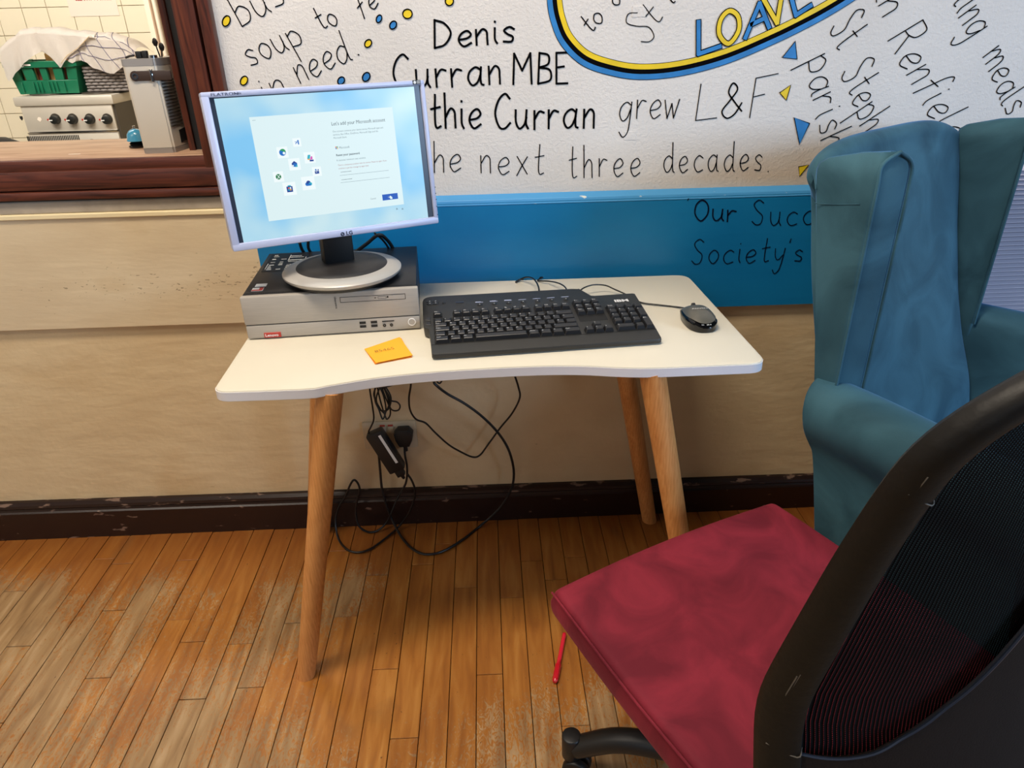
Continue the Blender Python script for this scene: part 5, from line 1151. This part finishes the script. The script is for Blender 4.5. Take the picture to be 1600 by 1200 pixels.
def interp(T_): return lambda u_: next((p+(q-p)*((u_-a)/(c-a)) for (a, p), (c, q) in zip(T_, T_[1:]) if u_ <= c), T_[-1][1])
def pz(px, py, y): return on(px, py, 1, y)
YD = YC-.026
def mkT(pxs, y): return [(pz(p[0], p[1], y).x, pz(p[0], p[1], y).z) for p in pxs]
fl_ = mkT([(8, 120), (14, 128), (24, 117), (36, 104), (50, 93), (66, 80), (78, 88), (86, 98), (93, 107), (99, 98), (104, 88), (116, 80), (132, 70), (146, 54)], YD)
tp_ = mkT([(8, 76), (16, 66), (28, 54), (38, 45), (55, 43), (80, 42), (105, 46), (130, 49), (146, 51)], YD)
def norm(T_):
    T_ = sorted(T_); x0_, x1_ = T_[0][0], T_[-1][0]; return (x0_, x1_), [((a-x0_)/(x1_-x0_), z) for a, z in T_]
xs1, ff = norm(fl_); _, tt = norm(tp_)
b, fn1 = drape('tea_towel', '', xs1, interp(ff), interp(tt), 'towel_white', YC+.16, YD)
tw1 = tag(obj('tea_towel', b, 'towel_white', smooth=80), 'plain white tea towel draped over the green crate', 'towel')
b = nb(); tube(b, [V(fn1(.60+.012*i, .97))+V((0, -.003, 0)) for i in range(33)], .0008, 5, 1); obj('gold_hem', b, 'towel_gold', tw1)
fl2 = mkT([(104, 95), (112, 99), (120, 96), (131, 94), (141, 98), (150, 106), (160, 111), (170, 115), (177, 115), (184, 108), (192, 103), (215, 96)], YD+.01)
tp2 = mkT([(104, 80), (118, 66), (132, 58), (148, 50), (162, 51), (176, 53), (190, 57), (200, 63), (215, 74)], YD+.01)
xs2, ff2 = norm(fl2); _, tt2 = norm(tp2)
b, fn2 = drape('tea_towel', '', xs2, interp(ff2), interp(tt2), 'towel_white', wy+.16, YD+.012)
tw2 = tag(obj('tea_towel', b, 'towel_white', smooth=80), 'white tea towel with thin blue checks draped over the grey basket', 'towel')
b = nb()
for k_ in range(5): tube(b, [V(fn2(min(1, max(0, .05+.2*k_+.35*(v_-.3))), v_))+V((0, -.0028, .001)) for v_ in [.30+i*.7/24 for i in range(25)] if 0 <= .05+.2*k_+.35*(v_-.3) <= 1] or [V((0, 0, 0)), V((0, 0, .001))], .0010, 5, 1)
for v0 in (.52, .66, .82): tube(b, [V(fn2(i/24, min(1, v0+.10*(i/24-.5))))+V((0, -.0028, .001)) for i in range(25)], .0010, 5, 1)
obj('check_stripes', b, 'towel_line', tw2)
# beige appliance on the counter
zc_ = 1.052
apq = [pt(226, 240.5, zc_), pt(274, 238.5, zc_), pt(296, 231, zc_)]
ap = thing('kitchen_appliance', 'tall beige metal box-shaped appliance with brown leather strap', 'appliance', (apq[0].x, apq[0].y, zc_))
A0, A1, A2 = [V((p.x, p.y, 0)) for p in apq]
bk0 = A0+V((-.012, .085, 0)); bk1 = A2+V((-.006, .075, 0))
hA = .197
def ring_(s, z, g=0):
    pts = [A0, A1, A1.lerp(A2, .6)+V((.002, 0, 0)), A2, bk1, bk0]; c_ = sum(pts, V())/len(pts)
    return [V((c_.x+(p.x-c_.x)*s, c_.y+(p.y-c_.y)*s, z)) for p in pts]
def lof(b, rs):
    t_ = bmesh.new(); vr = [[t_.verts.new(p) for p in r_] for r_ in rs]; n = len(vr[0])
    for a, c in zip(vr, vr[1:]):
        for k_ in range(n): t_.faces.new([a[k_], a[(k_+1) % n], c[(k_+1) % n], c[k_]])
    t_.faces.new(vr[0][::-1]); t_.faces.new(vr[-1]); bmesh.ops.recalc_face_normals(t_, faces=t_.faces)
    es = [e for e in t_.edges if abs(e.verts[0].co.z-e.verts[1].co.z) > .01]; bmesh.ops.bevel(t_, geom=es, offset=.004, segments=3, affect='EDGES'); join(b, t_)
b = nb(); lof(b, [ring_(1.0, zc_+.012), ring_(1.02, zc_+hA-.014)]); obj('body', b, 'appliance_beige', ap)
b = nb(); lof(b, [ring_(1.0, zc_), ring_(1.015, zc_+.0115)]); obj('foot_band', b, 'appliance_trim', ap)
b = nb(); lof(b, [ring_(1.035, zc_+hA-.014), ring_(1.035, zc_+hA)]); obj('top_rim', b, 'appliance_trim', ap)
nf = V(((A1-A0).y, -(A1-A0).x, 0)).normalized(); dfx = (A1-A0).normalized()
sp0 = A0+dfx*.022+nf*.003+V((0, 0, zc_+hA-.034)); b = nb()
hexa(b, [sp0+dfx*a_+nf*c_+V((0, 0, z2)) for z2 in (-.010, .010) for a_, c_ in ((0, .002), (.075, .002), (.075, -.003), (0, -.003))], .002, 2)
cone(b, sp0-nf*.003, sp0+nf*.0022, .0105, .0105, 20); ss = obj('leather_strap', b, 'leather_brown', ap)
b = nb(); lathe(b, [(.0035, 0), (.0065, 0), (.0065, .002), (.0035, .002), (.0035, 0)], n=20, mt=M.Translation(sp0+nf*.0022) @ nf.to_track_quat('Z', 'Y').to_matrix().to_4x4()); obj('strap_stud', b, 'chrome', ss)
b = nb(); q = sp0+dfx*.032; hexa(b, [q+dfx*a_+nf*c_+V((0, 0, z2)) for z2 in (-.013, .013) for a_, c_ in ((0, .005), (.006, .005), (.006, -.003), (0, -.003))], .001, 1); obj('strap_buckle', b, 'chrome', ss)
b = nb(); sv_ = (A2-A1); n2 = V((sv_.y, -sv_.x, 0)).normalized()
for i in range(15):
    z2 = zc_+.055+i*.0068; q = A1+sv_*.10; w2 = sv_*.75
    hexa(b, [q+n2*.0035+V((0, 0, z2)), q+w2+n2*.0035+V((0, 0, z2+.001)), q+w2-n2*.001+V((0, 0, z2+.001)), q-n2*.001+V((0, 0, z2)), q+n2*.0035+V((0, 0, z2+.0028)), q+w2+n2*.0035+V((0, 0, z2+.0038)), q+w2-n2*.001+V((0, 0, z2+.0038)), q-n2*.001+V((0, 0, z2+.0028))])
obj('vent_slots', b, 'steel_dark', ap, 0)
b = nb(); q = A1+sv_*.5; w2 = sv_*.42; hexa(b, [q+n2*.0030+V((0, 0, zc_+.018)), q+w2+n2*.0030+V((0, 0, zc_+.020)), q+w2+V((0, 0, zc_+.020)), q+V((0, 0, zc_+.018)), q+n2*.0030+V((0, 0, zc_+.045)), q+w2+n2*.0030+V((0, 0, zc_+.047)), q+w2+V((0, 0, zc_+.047)), q+V((0, 0, zc_+.045))]); obj('dark_window', b, 'dark_line', ap, 0)
tc0 = A0+dfx*.028+V((0, .02, zc_+hA))
b = nb(); bx(b, (tc0.x-.006, tc0.y, tc0.z), (tc0.x+.0065, tc0.y+.012, tc0.z+.014), .002); bx(b, (tc0.x+.008, tc0.y, tc0.z), (tc0.x+.019, tc0.y+.012, tc0.z+.015), .002); obj('black_knob', b, 'soft_black', ap)
b = nb(); tube(b, [tc0+V((-.028, 0, .002)), tc0+V((-.018, 0, .005)), tc0+V((-.008, 0, .006))], .0022, 8, 3); obj('lever', b, 'utensil', ap)
b = nb(); q = A1.lerp(A2, .0)+V((-.010, .02, zc_+hA)); cone(b, q, q+V((0, 0, .006)), .010, .010, 20); obj('chrome_cap', b, 'chrome', ap)
ut = V((q.x+.006, q.y+.03, zc_+hA+.001)); 
for i, (dx2, dz2, lab_) in enumerate(((-.006, .038, 'dark spoon standing behind the beige appliance, leftmost'), (.006, .026, 'short dark spoon leaning behind the beige appliance, nearest the jamb'))):
    b = nb(); a_ = ut+V((0, .0, -.001)); tube(b, [a_+V((dx2*.3, 0, 0)), a_+V((dx2, 0, dz2*.7))], .0015, 6, 0); lathe(b, [(0, -.009), (.004, -.007), (.0065, 0), (.004, .007), (0, .009)], a_+V((dx2, 0, dz2*.8)), 14, 1, .35); tag(obj('spoon', b, 'utensil'), lab_, 'spoon')
# service bell
bp_ = pt(214, 231, zc_)
bell = thing('service_bell', 'light blue counter bell on a black base in the hatch', 'bell', (bp_.x, bp_.y, zc_))
bz0 = (bp_.x, bp_.y+.01, zc_)
b = nb(); lathe(b, [(0, 0), (.020, 0), (.021, .004), (.017, .007), (.019, .010), (.012, .014), (0, .015)], bz0, 28); obj('base', b, 'gloss_black', bell)
b = nb(); lathe(b, [(.0215, .015), (.0225, .016), (.021, .021), (.0195, .030), (.014, .038), (.006, .042), (0, .043)], bz0, 28); obj('dome', b, 'bell_blue', bell)
b = nb(); lathe(b, [(0, .050), (.003, .049), (.003, .044), (0, .042)], bz0, 12); obj('button', b, 'chrome', bell)
# paint fleck on the counter and dark bag behind
q = pt(117, 241, zc_); b = nb(); prism(b, [(q.x-.014, q.y-.002), (q.x+.013, q.y-.0015), (q.x+.012, q.y+.002), (q.x-.002, q.y+.0025), (q.x-.012, q.y+.001)], zc_, zc_+.0008); obj('paint_fleck', b, 'paper', wf, 0)
q = on(-5, 222, 1, 1.3); b = nb(); lathe(b, [(0, .16), (.05, .155), (.10, .13), (.14, .08), (.16, .0), (.15, -.10), (.13, -.25), (0, -.26)], (q.x-.02, 1.3, q.z-.14), 24, 1.2, .7); tag(obj('dark_bag', b, 'black_bag', smooth=80), 'dark slumped bag at the left edge of the hatch view', 'bag')
